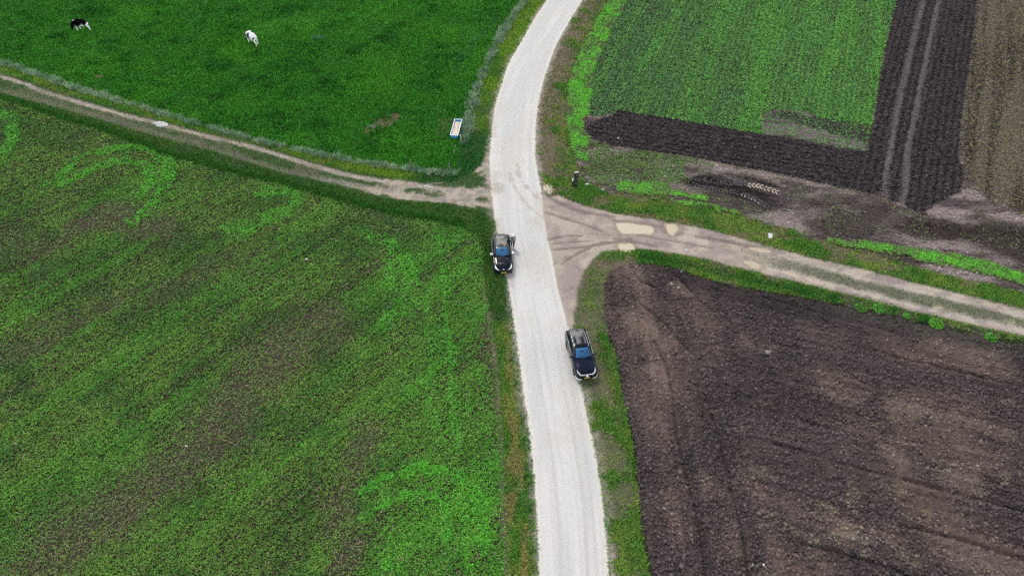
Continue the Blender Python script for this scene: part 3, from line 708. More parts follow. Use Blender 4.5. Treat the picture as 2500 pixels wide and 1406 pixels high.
    return F

# ------------------------------------------------------------------ the ground
CELL = 0.115
X0, X1, Y0, Y1 = -84.0, 84.0, 14.0, 108.0
nx, ny = int((X1 - X0) / CELL) + 1, int((Y1 - Y0) / CELL) + 1
xs_ = X0 + CELL * np.arange(nx, dtype=np.float32); ys_ = Y0 + CELL * np.arange(ny, dtype=np.float32)
def halfw(y):            # a little wider than the frame
    return (1250.0 / FPX) * (y * _ct + CAMH * _st) + 5.0
XX, YY = np.meshgrid(xs_, ys_)
inside = np.abs(XX) < halfw(YY)
idx = np.full((ny, nx), -1, dtype=np.int32)
idx[inside] = np.arange(inside.sum(), dtype=np.int32)
PX, PY = XX[inside].astype(np.float32), YY[inside].astype(np.float32)
F = fields(PX, PY)
PZ = F['z'].astype(np.float32)
q4 = np.stack([idx[:-1, :-1], idx[:-1, 1:], idx[1:, 1:], idx[1:, :-1]], -1).reshape(-1, 4)
q4 = q4[(q4 >= 0).all(1)]
qlab = F['lab'][q4[:, 0]]

M_soilg = ground_mat("soil_clods", 7.0, 0.30, 24.0, 0.35, 0.8, 0.045)
M_under = ground_mat("grass_base", 8.0, 0.35, 24.0, 0.35, 0.8, 0.06)
M_crop = ground_mat("crop_soil", 8.0, 0.40, 22.0, 0.35, 0.8, 0.05)
M_dirt = ground_mat("track_dirt", 5.0, 0.12, 20.0, 0.14, 0.5, 0.03)
M_road = ground_mat("road_concrete", 3.0, 0.03, 14.0, 0.02, 0.05, 0.004, rough=0.85, spec=0.3)
SURF = {0: ("verge", M_under), 1: ("pasture", M_under), 2: ("crop_field", M_crop), 3: ("headland", M_soilg), 4: ("crop_field", M_crop), 5: ("green_strip", M_under),
        6: ("ploughed_field", M_soilg), 7: ("stubble_field", M_soilg), 8: ("ploughed_field", M_soilg), 9: ("dirt_track", M_dirt), 10: ("dirt_track", M_dirt), 11: ("road", M_road)}
for k, (nm, mt) in SURF.items():
    f = q4[qlab == k]
    if not len(f): continue
    u, inv = np.unique(f, return_inverse=True)
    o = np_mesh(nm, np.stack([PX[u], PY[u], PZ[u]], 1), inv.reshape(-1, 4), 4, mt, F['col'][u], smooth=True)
    tag(o, kind='structure')

# coarse land all round, a step lower so that it never shows through
gx_, gy_ = np.meshgrid(np.arange(-420, 421, 3.0, dtype=np.float32), np.arange(-160, 701, 3.0, dtype=np.float32))
sh_ = gx_.shape
FO = fields(gx_.ravel(), gy_.ravel())
i2 = np.arange(gx_.size, dtype=np.int32).reshape(sh_)
qo = np.stack([i2[:-1, :-1], i2[:-1, 1:], i2[1:, 1:], i2[1:, :-1]], -1).reshape(-1, 4)
vegc = np.clip(FO['grass'] + FO['leaf'] * 0.7 + FO['leaf2'] * 0.7 + FO['bright'], 0, 1)[:, None]
o = np_mesh("ground", np.stack([gx_.ravel(), gy_.ravel(), np.full(gx_.size, -0.45, np.float32)], 1), qo, 4, M_under, FO['col'] * (1 - vegc) + FO['pcol'] * vegc * 0.8, smooth=True)
tag(o, kind='structure')

def zat(x, y):
    ix = int(round((x - X0) / CELL)); iy = int(round((y - Y0) / CELL))
    k = idx[min(max(iy, 0), ny - 1), min(max(ix, 0), nx - 1)]
    return float(PZ[k]) if k >= 0 else 0.0

# ------------------------------------------------------------------ what grows and lies on it
def scatter(dens, n):
    cs = np.cumsum(dens.astype(np.float64))
    k = np.searchsorted(cs, rng.random(n) * cs[-1])
    k = np.clip(k, 0, len(dens) - 1)
    jx, jy = (rng.random(n) - 0.5) * CELL, (rng.random(n) - 0.5) * CELL
    return k, PX[k] + jx, PY[k] + jy, PZ[k]

def thin(dens):
    """fewer but as many per pixel far away as near"""
    return dens * (40.0 / (PY + 25.0)) ** 1.2

M_leaf = attr_mat("leaf", 0.75, 0.12)
M_blade = attr_mat("grass_blade", 0.75, 0.12)
M_clod = attr_mat("clod", 1.0, 0.0)

def leaves(name, dens, n, size, hei, bright, tilt=0.55, far=0.5, colr=None):
    k, x, y, z = scatter(thin(dens), n)
    s = size * (0.55 + 0.9 * rng.random(n)) * (1 + far * (y - 30) / 70)
    ya = rng.random(n) * 2 * np.pi
    nrm = np.stack([rng.normal(0, tilt, n), rng.normal(0, tilt, n), np.ones(n)], 1)
    nrm /= np.linalg.norm(nrm, axis=1)[:, None]
    a = np.stack([np.cos(ya), np.sin(ya), np.zeros(n)], 1)
    a -= nrm * (a * nrm).sum(1)[:, None]; a /= np.linalg.norm(a, axis=1)[:, None]
    b = np.cross(nrm, a)
    c = np.stack([x, y, z + hei * (0.25 + rng.random(n))], 1)
    sa, sb = s[:, None], (s * (0.5 + 0.25 * rng.random(n)))[:, None]
    co = np.stack([c - a * sa, c - b * sb, c + a * sa, c + b * sb], 1).reshape(-1, 3)
    hv = (0.45 + 1.1 * rng.random(n))[:, None] * bright
    cc = (F['pcol'][k] if colr is None else np.float32(colr)) * hv
    tint = rng.normal(0, 0.10, (n, 1))
    cc = cc * np.concatenate([1 + tint * 1.2, 1 + tint * 0.2, 1 - tint * 0.6], 1)
    col = np.repeat(np.clip(cc, 0.002, 0.9), 4, 0)
    o = np_mesh(name, co, np.arange(4 * n).reshape(-1, 4), 4, M_leaf, col)
    return tag(o, kind='stuff')

def blades(name, k, x, y, z, h, wd, lean, cc):
    n = len(x)
    ya = rng.random(n) * 2 * np.pi
    side = np.stack([np.cos(ya), np.sin(ya), np.zeros(n)], 1) * wd[:, None]
    c = np.stack([x, y, z - 0.01], 1)
    tip = c + np.stack([rng.normal(0, 1, n) * lean * h, rng.normal(0, 1, n) * lean * h, h], 1)
    co = np.stack([c - side, c + side, tip], 1).reshape(-1, 3)
    o = np_mesh(name, co, np.arange(3 * n).reshape(-1, 3), 3, M_blade, np.repeat(np.clip(cc, 0.002, 0.9), 3, 0))
    return tag(o, kind='stuff')

leaves("crop_plants", F['leaf'], 430000, 0.064, 0.10, 1.48)
leaves("weed_plants", F['lush'] ** 2, 9000, 0.078, 0.13, 1.2, tilt=0.5, colr=A(80, 150, 48))
leaves("crop_plants", F['leaf2'], 230000, 0.066, 0.09, 1.45)
leaves("green_regrowth", F['bright'], 90000, 0.075, 0.12, 1.15, tilt=0.4)

def grass(name, dens, n, wd, bright, hmul=1.0):
    k, x, y, z = scatter(thin(dens), n)
    h = F['ghei'][k] * (0.5 + rng.random(n)) * hmul
    cc = F['pcol'][k] * (bright * (0.74 + 0.52 * rng.random(n)))[:, None]
    t = rng.normal(0, 0.12, (n, 1)); cc = cc * np.concatenate([1 + t, 1 + 0.1 * t, 1 - 0.5 * t], 1)
    return blades(name, k, x, y, z, h, wd * (0.6 + 0.8 * rng.random(n)) * (1 + 0.5 * (y - 30) / 70), 0.75, cc)
grass("pasture_grass", F['grass'] * F['wp'], 300000, 0.06, 2.0)
grass("verge_grass", F['grass'] * (1 - F['wp']), 260000, 0.045, 1.75)

# tall pale grass along the fence lines, in leaning tussocks
k, x, y, z = scatter(F['tall'], 34000)
hh = (0.22 + 0.36 * rng.random(len(x))) * (0.6 + 0.8 * fbm(x, y, 0.8, 2, 40))
tt = fbm(x, y, 1.1, 3, 41)[:, None]
cc = np.float32(A(186, 208, 176)) * tt + np.float32(A(66, 116, 70)) * (1 - tt)
cc = cc * (0.6 + 1.2 * rng.random((len(x), 1)))
blades("tall_grass", k, x, y, z, hh, 0.03 + 0.025 * rng.random(len(x)), 0.45, cc)

def clods(name, dens, n, smin, smax, p=2.5, bright=1.0):
    k, x, y, z = scatter(thin(dens), n)
    s = smin + (smax - smin) * rng.random(n) ** p
    base = np.array([(1, 0, 0), (-1, 0, 0), (0, 1, 0), (0, -1, 0), (0, 0, 1), (0, 0, -1)], float)
    co = base[None] * (0.6 + 0.8 * rng.random((n, 6, 1))) + rng.normal(0, 0.16, (n, 6, 3))
    ya = rng.random(n) * 6.283; cy, sy = np.cos(ya)[:, None], np.sin(ya)[:, None]
    X_ = co[..., 0] * cy - co[..., 1] * sy; Y_ = co[..., 0] * sy + co[..., 1] * cy
    co = np.stack([X_, Y_, co[..., 2] * 0.75], -1) * s[:, None, None] + np.stack([x, y, z + s * 0.25], 1)[:, None]
    tri = np.array([(0, 2, 4), (2, 1, 4), (1, 3, 4), (3, 0, 4), (2, 0, 5), (1, 2, 5), (3, 1, 5), (0, 3, 5)])
    fi = (np.arange(n)[:, None, None] * 6 + tri[None]).reshape(-1, 3)
    g = F['col'][k] * (bright * (0.75 + 0.8 * rng.random(n)))[:, None]
    g = g * 0.75 + 0.25 * g.mean(1, keepdims=True)
    o = np_mesh(name, co.reshape(-1, 3), fi, 3, M_clod, np.repeat(np.clip(g, 0.002, 0.9), 6, 0))
    return tag(o, kind='stuff')
clods("soil_clods", F['clod'] * F['plowb'], 60000, 0.03, 0.17, 3.2, 1.45)
clods("soil_clods", F['clod'] * (1 - F['plowb']), 42000, 0.03, 0.17, 2.2, 1.5)

# straw and dead stalks lying in the crop and on the bare soil
k, x, y, z = scatter(thin((F['leaf'] > 0.05) * (1.2 - np.clip(F['leaf'], 0, 1)) ** 2 + 0.15 * F['clod'] * F['wt'] + 0.6 * F['wst']), 6000)
n_ = len(x); ya = rng.random(n_) * 6.283; Ls = 0.08 + 0.22 * rng.random(n_) ** 2; ws_ = 0.010 + 0.010 * rng.random(n_)
d1 = np.stack([np.cos(ya), np.sin(ya), rng.normal(0, 0.12, n_)], 1) * (Ls * 0.8)[:, None]; d2 = np.stack([-np.sin(ya), np.cos(ya), np.zeros(n_)], 1) * ws_[:, None]
c = np.stack([x, y, z + 0.07 + 0.05 * rng.random(n_)], 1)
tag(np_mesh("straw", np.stack([c - d1 - d2, c + d1 - d2, c + d1 + d2, c - d1 + d2], 1).reshape(-1, 3), np.arange(4 * n_).reshape(-1, 4), 4, M_blade,
        np.repeat(np.float32(A(150, 138, 112)) * (0.6 + 0.7 * rng.random((n_, 1))), 4, 0)), kind='stuff')

# ================================================================== materials of the things
M_paint1 = mat("black_paint", (0.004, 0.005, 0.008), 0.08, 0.5, ior=1.5)
M_paint2 = mat("dark_blue_paint", (0.004, 0.006, 0.016), 0.08, 0.5, ior=1.5)
M_glass = mat("dark_glass", (0.004, 0.006, 0.010), 0.03, 0.5, ior=1.5)
M_screen = mat("windscreen_painted_sky", (0.02, 0.12, 0.26), 0.03, 0.5, ior=3.0, noise=0.85, nscale=1.7)  # blue sky reflection painted into the base colour, made uneven by noise
M_rub = mat("tyre_rubber", (0.012, 0.012, 0.012), 0.85, 0.2)
M_rim = mat("alloy", (0.035, 0.036, 0.04), 0.35, 0.5, metal=0.3)
M_chrome = mat("chrome", (0.75, 0.77, 0.8), 0.15, 0.5, metal=1.0)
M_lamp = mat("headlamp_glass", (0.85, 0.88, 0.92), 0.15, 0.6)
M_red = mat("tail_lamp", (0.45, 0.02, 0.02), 0.2, 0.5)
M_plate = mat("plate_yellow", (0.78, 0.56, 0.10), 0.5, 0.3)
M_blk = mat("black_plastic", (0.008, 0.008, 0.009), 0.5, 0.4)
M_silver = mat("mirror_cap", (0.70, 0.76, 0.84), 0.25, 0.5, metal=0.3)
M_white = mat("white_paint", (0.80, 0.82, 0.84), 0.5, 0.3)
M_blue = mat("badge_blue", (0.05, 0.18, 0.6), 0.4, 0.4)

# ------------------------------------------------------------------ cars: one lofted shell, panes laid just proud of it
class Shell:
    def __init__(self, rows):
        # rows: x, zb, zs, ws, zbelt, wbelt, zt, wt   (x=0 at the nose, growing to the tail)
        r = np.array(rows, float)
        self.x = r[:, 0]; self.r = r
        self.L = self.x[-1]
    def row(self, x):
        i = int(np.clip(np.searchsorted(self.x, x) - 1, 0, len(self.x) - 2))
        x0, x1 = self.x[i], self.x[i + 1]; t = (x - x0) / (x1 - x0)
        p0, p1 = self.r[i], self.r[i + 1]
        def slope(k):
            if k <= 0 or k >= len(self.x) - 1: return (self.r[min(k + 1, len(self.x) - 1)] - self.r[max(k - 1, 0)]) / (self.x[min(k + 1, len(self.x) - 1)] - self.x[max(k - 1, 0)])
            a = (self.r[k] - self.r[k - 1]) / (self.x[k] - self.x[k - 1]); b = (self.r[k + 1] - self.r[k]) / (self.x[k + 1] - self.x[k])
            m = np.where(a * b > 0, 2 * a * b / (a + b + 1e-9 * np.sign(a + b + 1e-12)), 0)
            return m
        m0, m1 = slope(i) * (x1 - x0), slope(i + 1) * (x1 - x0)
        h = (2 * t**3 - 3 * t**2 + 1) * p0 + (t**3 - 2 * t**2 + t) * m0 + (-2 * t**3 + 3 * t**2) * p1 + (t**3 - t**2) * m1
        return h
    def pts(self, x):
        _, zb, zs, ws, zl, wl, zt, wt = self.row(x)
        rr = min(0.07, 0.4 * (zt - zl) + 0.012)
        return np.array([(0, zb), (0.80 * ws, zb), (0.97 * ws, zb + 0.10), (ws, zs), (wl, zl), ((wl + wt) / 2 + 0.02 * (zt - zl), (zl + zt) / 2), (wt, zt - rr), (0.84 * wt, zt - 0.022), (0.45 * wt, zt - 0.004), (0, zt)])
    def at(self, x, v):
        P = self.pts(x); v = max(0.0, min(9.0, v)); i = min(int(v), 8); t = v - i
        g = lambda k: P[k] if 0 <= k <= 9 else (np.array((-P[1][0], P[1][1])) if k < 0 else np.array((-P[8][0], P[8][1])))
        a, b, c, d = g(i - 1), g(i), g(i + 1), g(i + 2)
        q = 0.5 * (2 * b + (c - a) * t + (2 * a - 5 * b + 4 * c - d) * t * t + (3 * b - a - 3 * c + d) * t**3)
        return np.array((x, q[0], q[1]))
    def nrm(self, x, v):
        e = 0.01
        a = self.at(min(x + e, self.L), v) - self.at(max(x - e, 0), v); b = self.at(x, min(v + 0.05, 9)) - self.at(x, max(v - 0.05, 0))
        n = np.cross(a, b); n /= (np.linalg.norm(n) + 1e-9)
        return n if (n[1] * 0.4 + n[2]) * 1.0 > -0.3 else -n
    def body(self, name, m, parent, wheels, wr, nx_=72, sub=4):
        bm = bmesh.new(); ring = []
        vs_ = np.linspace(0, 9, 9 * sub + 1)
        for x in np.linspace(0, self.L, nx_):
            half = [self.at(x, v) for v in vs_]
            lp = [bm.verts.new((p[0], p[1], p[2])) for p in half] + [bm.verts.new((p[0], -p[1], p[2])) for p in half[-2:0:-1]]
            ring.append(lp)
        n = len(ring[0])
        for a, b in zip(ring[:-1], ring[1:]):
            for i in range(n):
                j = (i + 1) % n
                c = (a[i].co + b[j].co) / 2
                if any((c.x - wx)**2 + (c.z - wr)**2 < (wr + 0.055)**2 and abs(c.y) > 0.5 for wx in wheels): continue   # wheel arches
                bm.faces.new((a[i], b[i], b[j], a[j]))
        bm.faces.new(ring[0]); bm.faces.new(ring[-1][::-1])
        return bm_obj(name, bm, m, parent)
    def patch(self, name, m, parent, x0, x1, v0, v1, off=0.006, both=False, nx_=10, nv=8, xs=None, mirror=False):
        """a pane lying on the shell; v range taken on one side (mirrored with mirror) or across the top (both)"""
        bm = bmesh.new(); g = []
        sgn = -1 if mirror else 1
        if both: vv = list(np.linspace(v0, 9, nv)) + [(-1, v) for v in np.linspace(9, v0, nv)[1:]]
        else: vv = list(np.linspace(v0, v1, nv))
        for i in range(nx_ + 1):
            row = []
            for k, v in enumerate(vv):
                s_ = sgn
                if isinstance(v, tuple): s_, v = -1, v[1]
                lo, hi = (x0, x1) if xs is None else xs(v)
                x = lo + (hi - lo) * i / nx_
                p = self.at(x, v) + self.nrm(x, v) * off
                row.append(bm.verts.new((p[0], s_ * p[1], p[2])))
            g.append(row)
        for a, b in zip(g[:-1], g[1:]):
            for i in range(len(a) - 1): bm.faces.new((a[i], b[i], b[i + 1], a[i + 1]))
        bmesh.ops.recalc_face_normals(bm, faces=bm.faces)
        return bm_obj(name, bm, m, parent)

def wheel(parent, x, y, r, wd):
    s = 1 if y > 0 else -1
    w_ = empty("wheel", (x, y, r)); w_.parent = parent
    bm = bmesh.new()
    n = 28; prof = [(-wd / 2, r * 0.66), (-wd / 2, r * 0.93), (-wd / 2 + 0.03, r), (wd / 2 - 0.03, r), (wd / 2, r * 0.93), (wd / 2, r * 0.66)]
    rg = [[bm.verts.new((math.cos(2 * math.pi * i / n) * q, p, math.sin(2 * math.pi * i / n) * q)) for p, q in prof] for i in range(n)]
    for i in range(n):
        a, b = rg[i], rg[(i + 1) % n]
        for k in range(len(prof) - 1): bm.faces.new((a[k], a[k + 1], b[k + 1], b[k]))
    bmesh.ops.recalc_face_normals(bm, faces=bm.faces)
    bm_obj("tyre", bm, M_rub, w_)
    bm = bmesh.new()
    cyl(bm, (0, s * (wd / 2 - 0.05), 0), (0, s * (wd / 2 - 0.03), 0), r * 0.2, n=16)
    for i in range(5):
        t = 2 * math.pi * i / 5
        cyl(bm, (math.cos(t) * r * 0.15, s * (wd / 2 - 0.035), math.sin(t) * r * 0.15), (math.cos(t) * r * 0.62, s * (wd / 2 - 0.03), math.sin(t) * r * 0.62), 0.035, 0.03, n=6)
    for i in range(24):
        t0, t1 = 2 * math.pi * i / 24, 2 * math.pi * (i + 1) / 24
        cyl(bm, (math.cos(t0) * r * 0.64, s * (wd / 2 - 0.02), math.sin(t0) * r * 0.64), (math.cos(t1) * r * 0.64, s * (wd / 2 - 0.02), math.sin(t1) * r * 0.64), 0.018, n=5)
    bm_obj("rim", bm, M_rim, w_)
    return w_

def quadstrip(name, pts_a, pts_b, m, parent, th=0.012):
    """a thin solid strip between two rails of points"""
    bm = bmesh.new()
    A_, B_ = [bm.verts.new(p) for p in pts_a], [bm.verts.new(p) for p in pts_b]
    fs = [bm.faces.new((A_[i], A_[i + 1], B_[i + 1], B_[i])) for i in range(len(A_) - 1)]
    bmesh.ops.recalc_face_normals(bm, faces=fs)
    r = bmesh.ops.extrude_face_region(bm, geom=fs)
    nv = [v for v in r['geom'] if isinstance(v, bmesh.types.BMVert)]
    bm.normal_update()
    for v in nv: v.co += Vector((-1, 0, 0.25)).normalized() * th
    bmesh.ops.recalc_face_normals(bm, faces=bm.faces)
    return bm_obj(name, bm, m, parent, smooth=False)

def fit_car(L, front_px, rear_px):
    """ground points under the nose and the tail -> place and heading (local +x runs nose to tail)"""
    f, b = G(*front_px), G(*rear_px)
    d = b - f; a = math.atan2(d[1], d[0])
    return (f[0], f[1]), a

def on(S, x, v, off=0.0, s=1):
    p = S.at(x, v) + S.nrm(x, v) * off
    return (p[0], s * p[1], p[2])

def build_car(kind, name, loc, a, label, paint, rows, wheels, wr, track, P):
    S = Shell(rows); L = S.L
    t = empty(name, (loc[0], loc[1], P['z']), a, label, "car")
    t.scale = (P.get('scale', 1.0),) * 3
    b = S.body("body", paint, t, wheels, wr)
    bm = bmesh.new(); box(bm, 0.25, L - 0.25, -0.60, 0.60, 0.16, 0.62); bm_obj("underbody", bm, M_blk, t, smooth=False)
    for wx in wheels:
        for s in (1, -1): wheel(t, wx, s * track, wr, 0.22)
    ws0, ws1 = P['screen']
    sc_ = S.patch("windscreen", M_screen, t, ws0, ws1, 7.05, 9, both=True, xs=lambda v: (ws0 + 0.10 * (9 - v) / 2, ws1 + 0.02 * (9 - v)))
    bm = bmesh.new()
    for s in (0.42, -0.16):
        p0, p1 = S.at(ws0 + 0.02, 8.9) + np.array((0, s, 0.012)), S.at(ws0 + 0.10, 8.6) * np.array((1, 0, 1)) + np.array((0, s - 0.50, 0.018))
        cyl(bm, p0, p1, 0.009, n=5)
    bm_obj("wiper", bm, M_blk, sc_)
    p = S.at(ws1 - 0.16, 9); bm = bmesh.new(); box(bm, p[0] - 0.10, p[0] + 0.16, -0.10, 0.10, p[2] - 0.055, p[2] + 0.012, 0.02); bm_obj("camera_housing", bm, M_blk, sc_)
    r0, r1 = P['rear']
    S.patch("rear_window", M_glass, t, r0, r1, 7.1, 9, both=True)
    for s in (False, True):
        for i, (w0, w1) in enumerate(P['side']):
            S.patch("side_window", M_glass, t, w0, w1, 4.25, 5.75, mirror=s, xs=(lambda v, w0=w0, w1=w1, i=i: (w0 + (0.30 * (v - 4.25) / 1.5 if i == 0 else 0), w1 - (0.16 * (v - 4.25) / 1.5 if i == len(P['side']) - 1 else 0))))
    if P.get('roofglass'):
        g0, g1 = P['roofglass']; S.patch("roof_glass", M_glass, t, g0, g1, 7.4, 9, both=True, off=0.004)
    # antenna fin
    px_ = P['fin']; p = S.at(px_, 9); bm = bmesh.new(); box(bm, px_ - 0.09, px_ + 0.09, -0.028, 0.028, p[2] - 0.02, p[2] + 0.085, 0.02)
    for v in bm.verts:
        if v.co.z > p[2] + 0.05: v.co.x = px_ + 0.05 + (v.co.x - px_) * 0.3; v.co.y *= 0.5
    bm_obj("antenna_fin", bm, M_blk, t)
    # mirrors
    for s in (1, -1):
        p = on(S, P['mx'], 4.6, 0, s); bm = bmesh.new()
        cyl(bm, (p[0], p[1] - s * 0.03, p[2] - 0.02), (p[0] - 0.01, p[1] + s * 0.08, p[2] + 0.02), 0.025, n=8)
        box(bm, p[0] - 0.075, p[0] + 0.075, p[1] + (0.05 if s > 0 else -0.27), p[1] + (0.27 if s > 0 else -0.05), p[2] - 0.06, p[2] + 0.09, 0.045)
        bm_obj("mirror", bm, P['mirror'], t)
    # door handles and door seams
    for s in (1, -1):
        for hx in P['handles']:
            p = on(S, hx, 3.75, 0.018, s); bm = bmesh.new(); box(bm, p[0] - 0.10, p[0] + 0.10, p[1] - 0.014, p[1] + 0.014, p[2] - 0.017, p[2] + 0.017, 0.01); bm_obj("door_handle", bm, P.get('hand', paint), t)
        bm = bmesh.new(); a0 = [on(S, x, 4.17, 0.010, s) for x in np.linspace(P['side'][0][0] - 0.1, P['side'][-1][1], 14)]
        for u, v in zip(a0[:-1], a0[1:]): cyl(bm, u, v, 0.014, n=6)
        bm_obj("window_trim", bm, M_chrome, t)
    P['front'](S, t)
    # rear lamps
    for s in (1, -1):
        bm = bmesh.new(); g = []
        for x in np.linspace(L - 0.32, L - 0.015, 5): g.append([bm.verts.new(on(S, x, v, 0.008, s)) for v in np.linspace(3.55, 4.35, 5)])
        for q, r in zip(g[:-1], g[1:]):
            for i in range(4): bm.faces.new((q[i], r[i], r[i + 1], q[i + 1]))
        bmesh.ops.recalc_face_normals(bm, faces=bm.faces); bm_obj("tail_light", bm, M_red, t)
    bm = bmesh.new(); box(bm, L - 0.01, L + 0.012, -0.26, 0.26, 0.72, 0.83); bm_obj("number_plate", bm, M_plate, t, smooth=False)
    return t

def plate(t, x, z, m=None):
    bm = bmesh.new(); box(bm, x - 0.014, x, -0.235, 0.235, z - 0.042, z + 0.042); o = bm_obj("number_plate", bm, M_plate, t, smooth=False)

def front_hatch(S, t):
    for s in (1, -1):
        # pale swept headlamp, broad inside and pointed outwards and back
        o1 = [on(S, x, v, 0.010, s) for x, v in ((0.09, 7.05), (0.16, 6.7), (0.28, 6.45), (0.44, 6.25), (0.62, 6.1))]
        o2 = [on(S, x, v, 0.010, s) for x, v in ((0.025, 6.65), (0.07, 6.0), (0.16, 5.3), (0.30, 5.0), (0.56, 5.85))]
        quadstrip("headlight", o1, o2, M_lamp, t, 0.008)
        bm = bmesh.new()     # twin kidney grille
        box(bm, -0.012, 0.05, s * 0.24 - 0.19, s * 0.24 + 0.19, 0.50, 0.66, 0.04); bm_obj("grille", bm, M_blk, t)
        bm = bmesh.new(); box(bm, 0.0, 0.06, s * 0.62 - 0.13, s * 0.62 + 0.13, 0.27, 0.40, 0.03); bm_obj("air_intake", bm, M_blk, t)
    p = S.at(0.07, 9); n = Vector(S.nrm(0.07, 9)); q = n.to_track_quat('Z', 'X')
    bm = bmesh.new(); pc_ = Vector(p); cyl(bm, pc_, pc_ + n * 0.012, 0.052, n=20); o = bm_obj("badge", bm, M_white, t, smooth=False)
    bm = bmesh.new()
    for k in (0, 2):
        for j in range(4):
            t0, t1 = math.pi / 2 * (k + j / 4), math.pi / 2 * (k + (j + 1) / 4)
            c0 = pc_ + n * 0.0145
            e = [c0, c0 + q @ Vector((math.cos(t0), math.sin(t0), 0)) * 0.032, c0 + q @ Vector((math.cos(t1), math.sin(t1), 0)) * 0.032]
            bm.faces.new([bm.verts.new(v) for v in e])
    bm_obj("badge_quarter", bm, M_blue, o, smooth=False)
    plate(t, -0.012, 0.42)

def front_suv(S, t):
    # bright strip over the grille, lamps beside it, pale blades low at the corners
    bm = bmesh.new(); box(bm, -0.014, 0.06, -0.52, 0.52, 0.56, 0.80, 0.04); bm_obj("grille", bm, M_blk, t)
    a_ = [(0.030 + 0.10 * abs(y) ** 2.2, y, 0.875) for y in np.linspace(-0.55, 0.55, 13)]
    b_ = [(0.005 + 0.10 * abs(y) ** 2.2, y, 0.825) for y in np.linspace(-0.55, 0.55, 13)]
    quadstrip("chrome_strip", a_, b_, M_chrome, t, 0.03)
    for s in (1, -1):
        o1 = [on(S, x, v, 0.012, s) for x, v in ((0.10, 7.0), (0.20, 6.55), (0.36, 6.2), (0.55, 6.05))]
        o2 = [on(S, x, v, 0.012, s) for x, v in ((0.06, 6.6), (0.12, 6.05), (0.26, 5.6), (0.50, 5.75))]
        quadstrip("headlight", o1, o2, M_lamp, t, 0.01)
        a_ = [(-0.075, s * 0.44, 0.47), (-0.04, s * 0.62, 0.48), (0.06, s * 0.80, 0.54), (0.24, s * 0.93, 0.66)]
        b_ = [(-0.055, s * 0.44, 0.40), (-0.03, s * 0.63, 0.34), (0.08, s * 0.83, 0.40), (0.26, s * 0.94, 0.55)]
        quadstrip("bumper_blade", a_, b_, M_lamp, t, 0.03)
        bm = bmesh.new(); q = [on(S, x, 6.25, 0.012, s) for x in np.linspace(P2['rail'][0], P2['rail'][1], 14)]
        for i, (u, v) in enumerate(zip(q[:-1], q[1:])): cyl(bm, (u[0], u[1], u[2] + 0.02), (v[0], v[1], v[2] + 0.02), 0.018, n=6)
        bm_obj("roof_rail", bm, M_chrome, t)
        bm = bmesh.new(); q = [on(S, x, 7.5, 0.006, s) for x in np.linspace(0.35, 1.15, 8)]
        for u, v in zip(q[:-1], q[1:]): cyl(bm, u, v, 0.014, n=6)
        bm_obj("bonnet_crease", bm, P2['paint'], t)
    p = (-0.02, 0, 0.735); bm = bmesh.new(); cyl(bm, (0.0, 0, 0.72), (-0.035, 0, 0.735), 0.10, 0.09, n=20)
    for v in bm.verts: v.co.z = 0.72 + (v.co.z - 0.72) * 0.62
    bm_obj("badge", bm, M_chrome, t, smooth=False)
    plate(t, -0.02, 0.50)

#       x,    zb,   zs,   ws,   zbelt, wbelt, zt,   wt
HATCH = [(0.00, 0.32, 0.45, 0.55, 0.58, 0.50, 0.66, 0.34), (0.06, 0.24, 0.46, 0.70, 0.62, 0.66, 0.73, 0.50), (0.22, 0.20, 0.48, 0.82, 0.66, 0.80, 0.80, 0.62), (0.55, 0.19, 0.52, 0.875, 0.74, 0.86, 0.89, 0.70), (1.00, 0.19, 0.55, 0.885, 0.83, 0.86, 0.965, 0.72),
         (1.35, 0.19, 0.56, 0.885, 0.91, 0.85, 1.02, 0.72), (1.75, 0.19, 0.57, 0.885, 0.94, 0.85, 1.22, 0.64), (2.15, 0.19, 0.58, 0.885, 0.95, 0.85, 1.385, 0.565), (2.60, 0.19, 0.58, 0.885, 0.96, 0.85, 1.42, 0.56), (3.20, 0.19, 0.59, 0.885, 0.98, 0.84, 1.40, 0.545),
         (3.70, 0.20, 0.60, 0.88, 1.00, 0.83, 1.345, 0.52), (3.98, 0.22, 0.60, 0.87, 0.99, 0.81, 1.27, 0.50), (4.15, 0.26, 0.60, 0.84, 0.95, 0.77, 1.08, 0.55), (4.27, 0.32, 0.60, 0.78, 0.86, 0.71, 0.95, 0.58), (4.33, 0.40, 0.58, 0.68, 0.72, 0.62, 0.80, 0.52)]
SUVR = [(0.00, 0.36, 0.55, 0.62, 0.74, 0.60, 0.84, 0.46), (0.06, 0.28, 0.56, 0.76, 0.78, 0.74, 0.90, 0.58), (0.25, 0.24, 0.58, 0.88, 0.84, 0.86, 0.98, 0.68), (0.60, 0.23, 0.62, 0.915, 0.92, 0.90, 1.05, 0.74), (1.10, 0.23, 0.66, 0.92, 1.00, 0.90, 1.11, 0.76),
        (1.40, 0.23, 0.68, 0.92, 1.05, 0.89, 1.16, 0.76), (1.80, 0.23, 0.70, 0.92, 1.08, 0.89, 1.38, 0.68), (2.15, 0.23, 0.70, 0.92, 1.09, 0.88, 1.56, 0.62), (2.60, 0.23, 0.70, 0.92, 1.11, 0.88, 1.63, 0.61), (3.30, 0.23, 0.70, 0.92, 1.13, 0.87, 1.635, 0.60),
        (3.90, 0.24, 0.70, 0.915, 1.15, 0.86, 1.59, 0.575), (4.25, 0.26, 0.70, 0.90, 1.16, 0.84, 1.51, 0.55), (4.45, 0.30, 0.70, 0.87, 1.12, 0.80, 1.26, 0.60), (4.56, 0.36, 0.70, 0.82, 1.00, 0.75, 1.08, 0.64), (4.62, 0.46, 0.68, 0.74, 0.84, 0.68, 0.92, 0.58)]

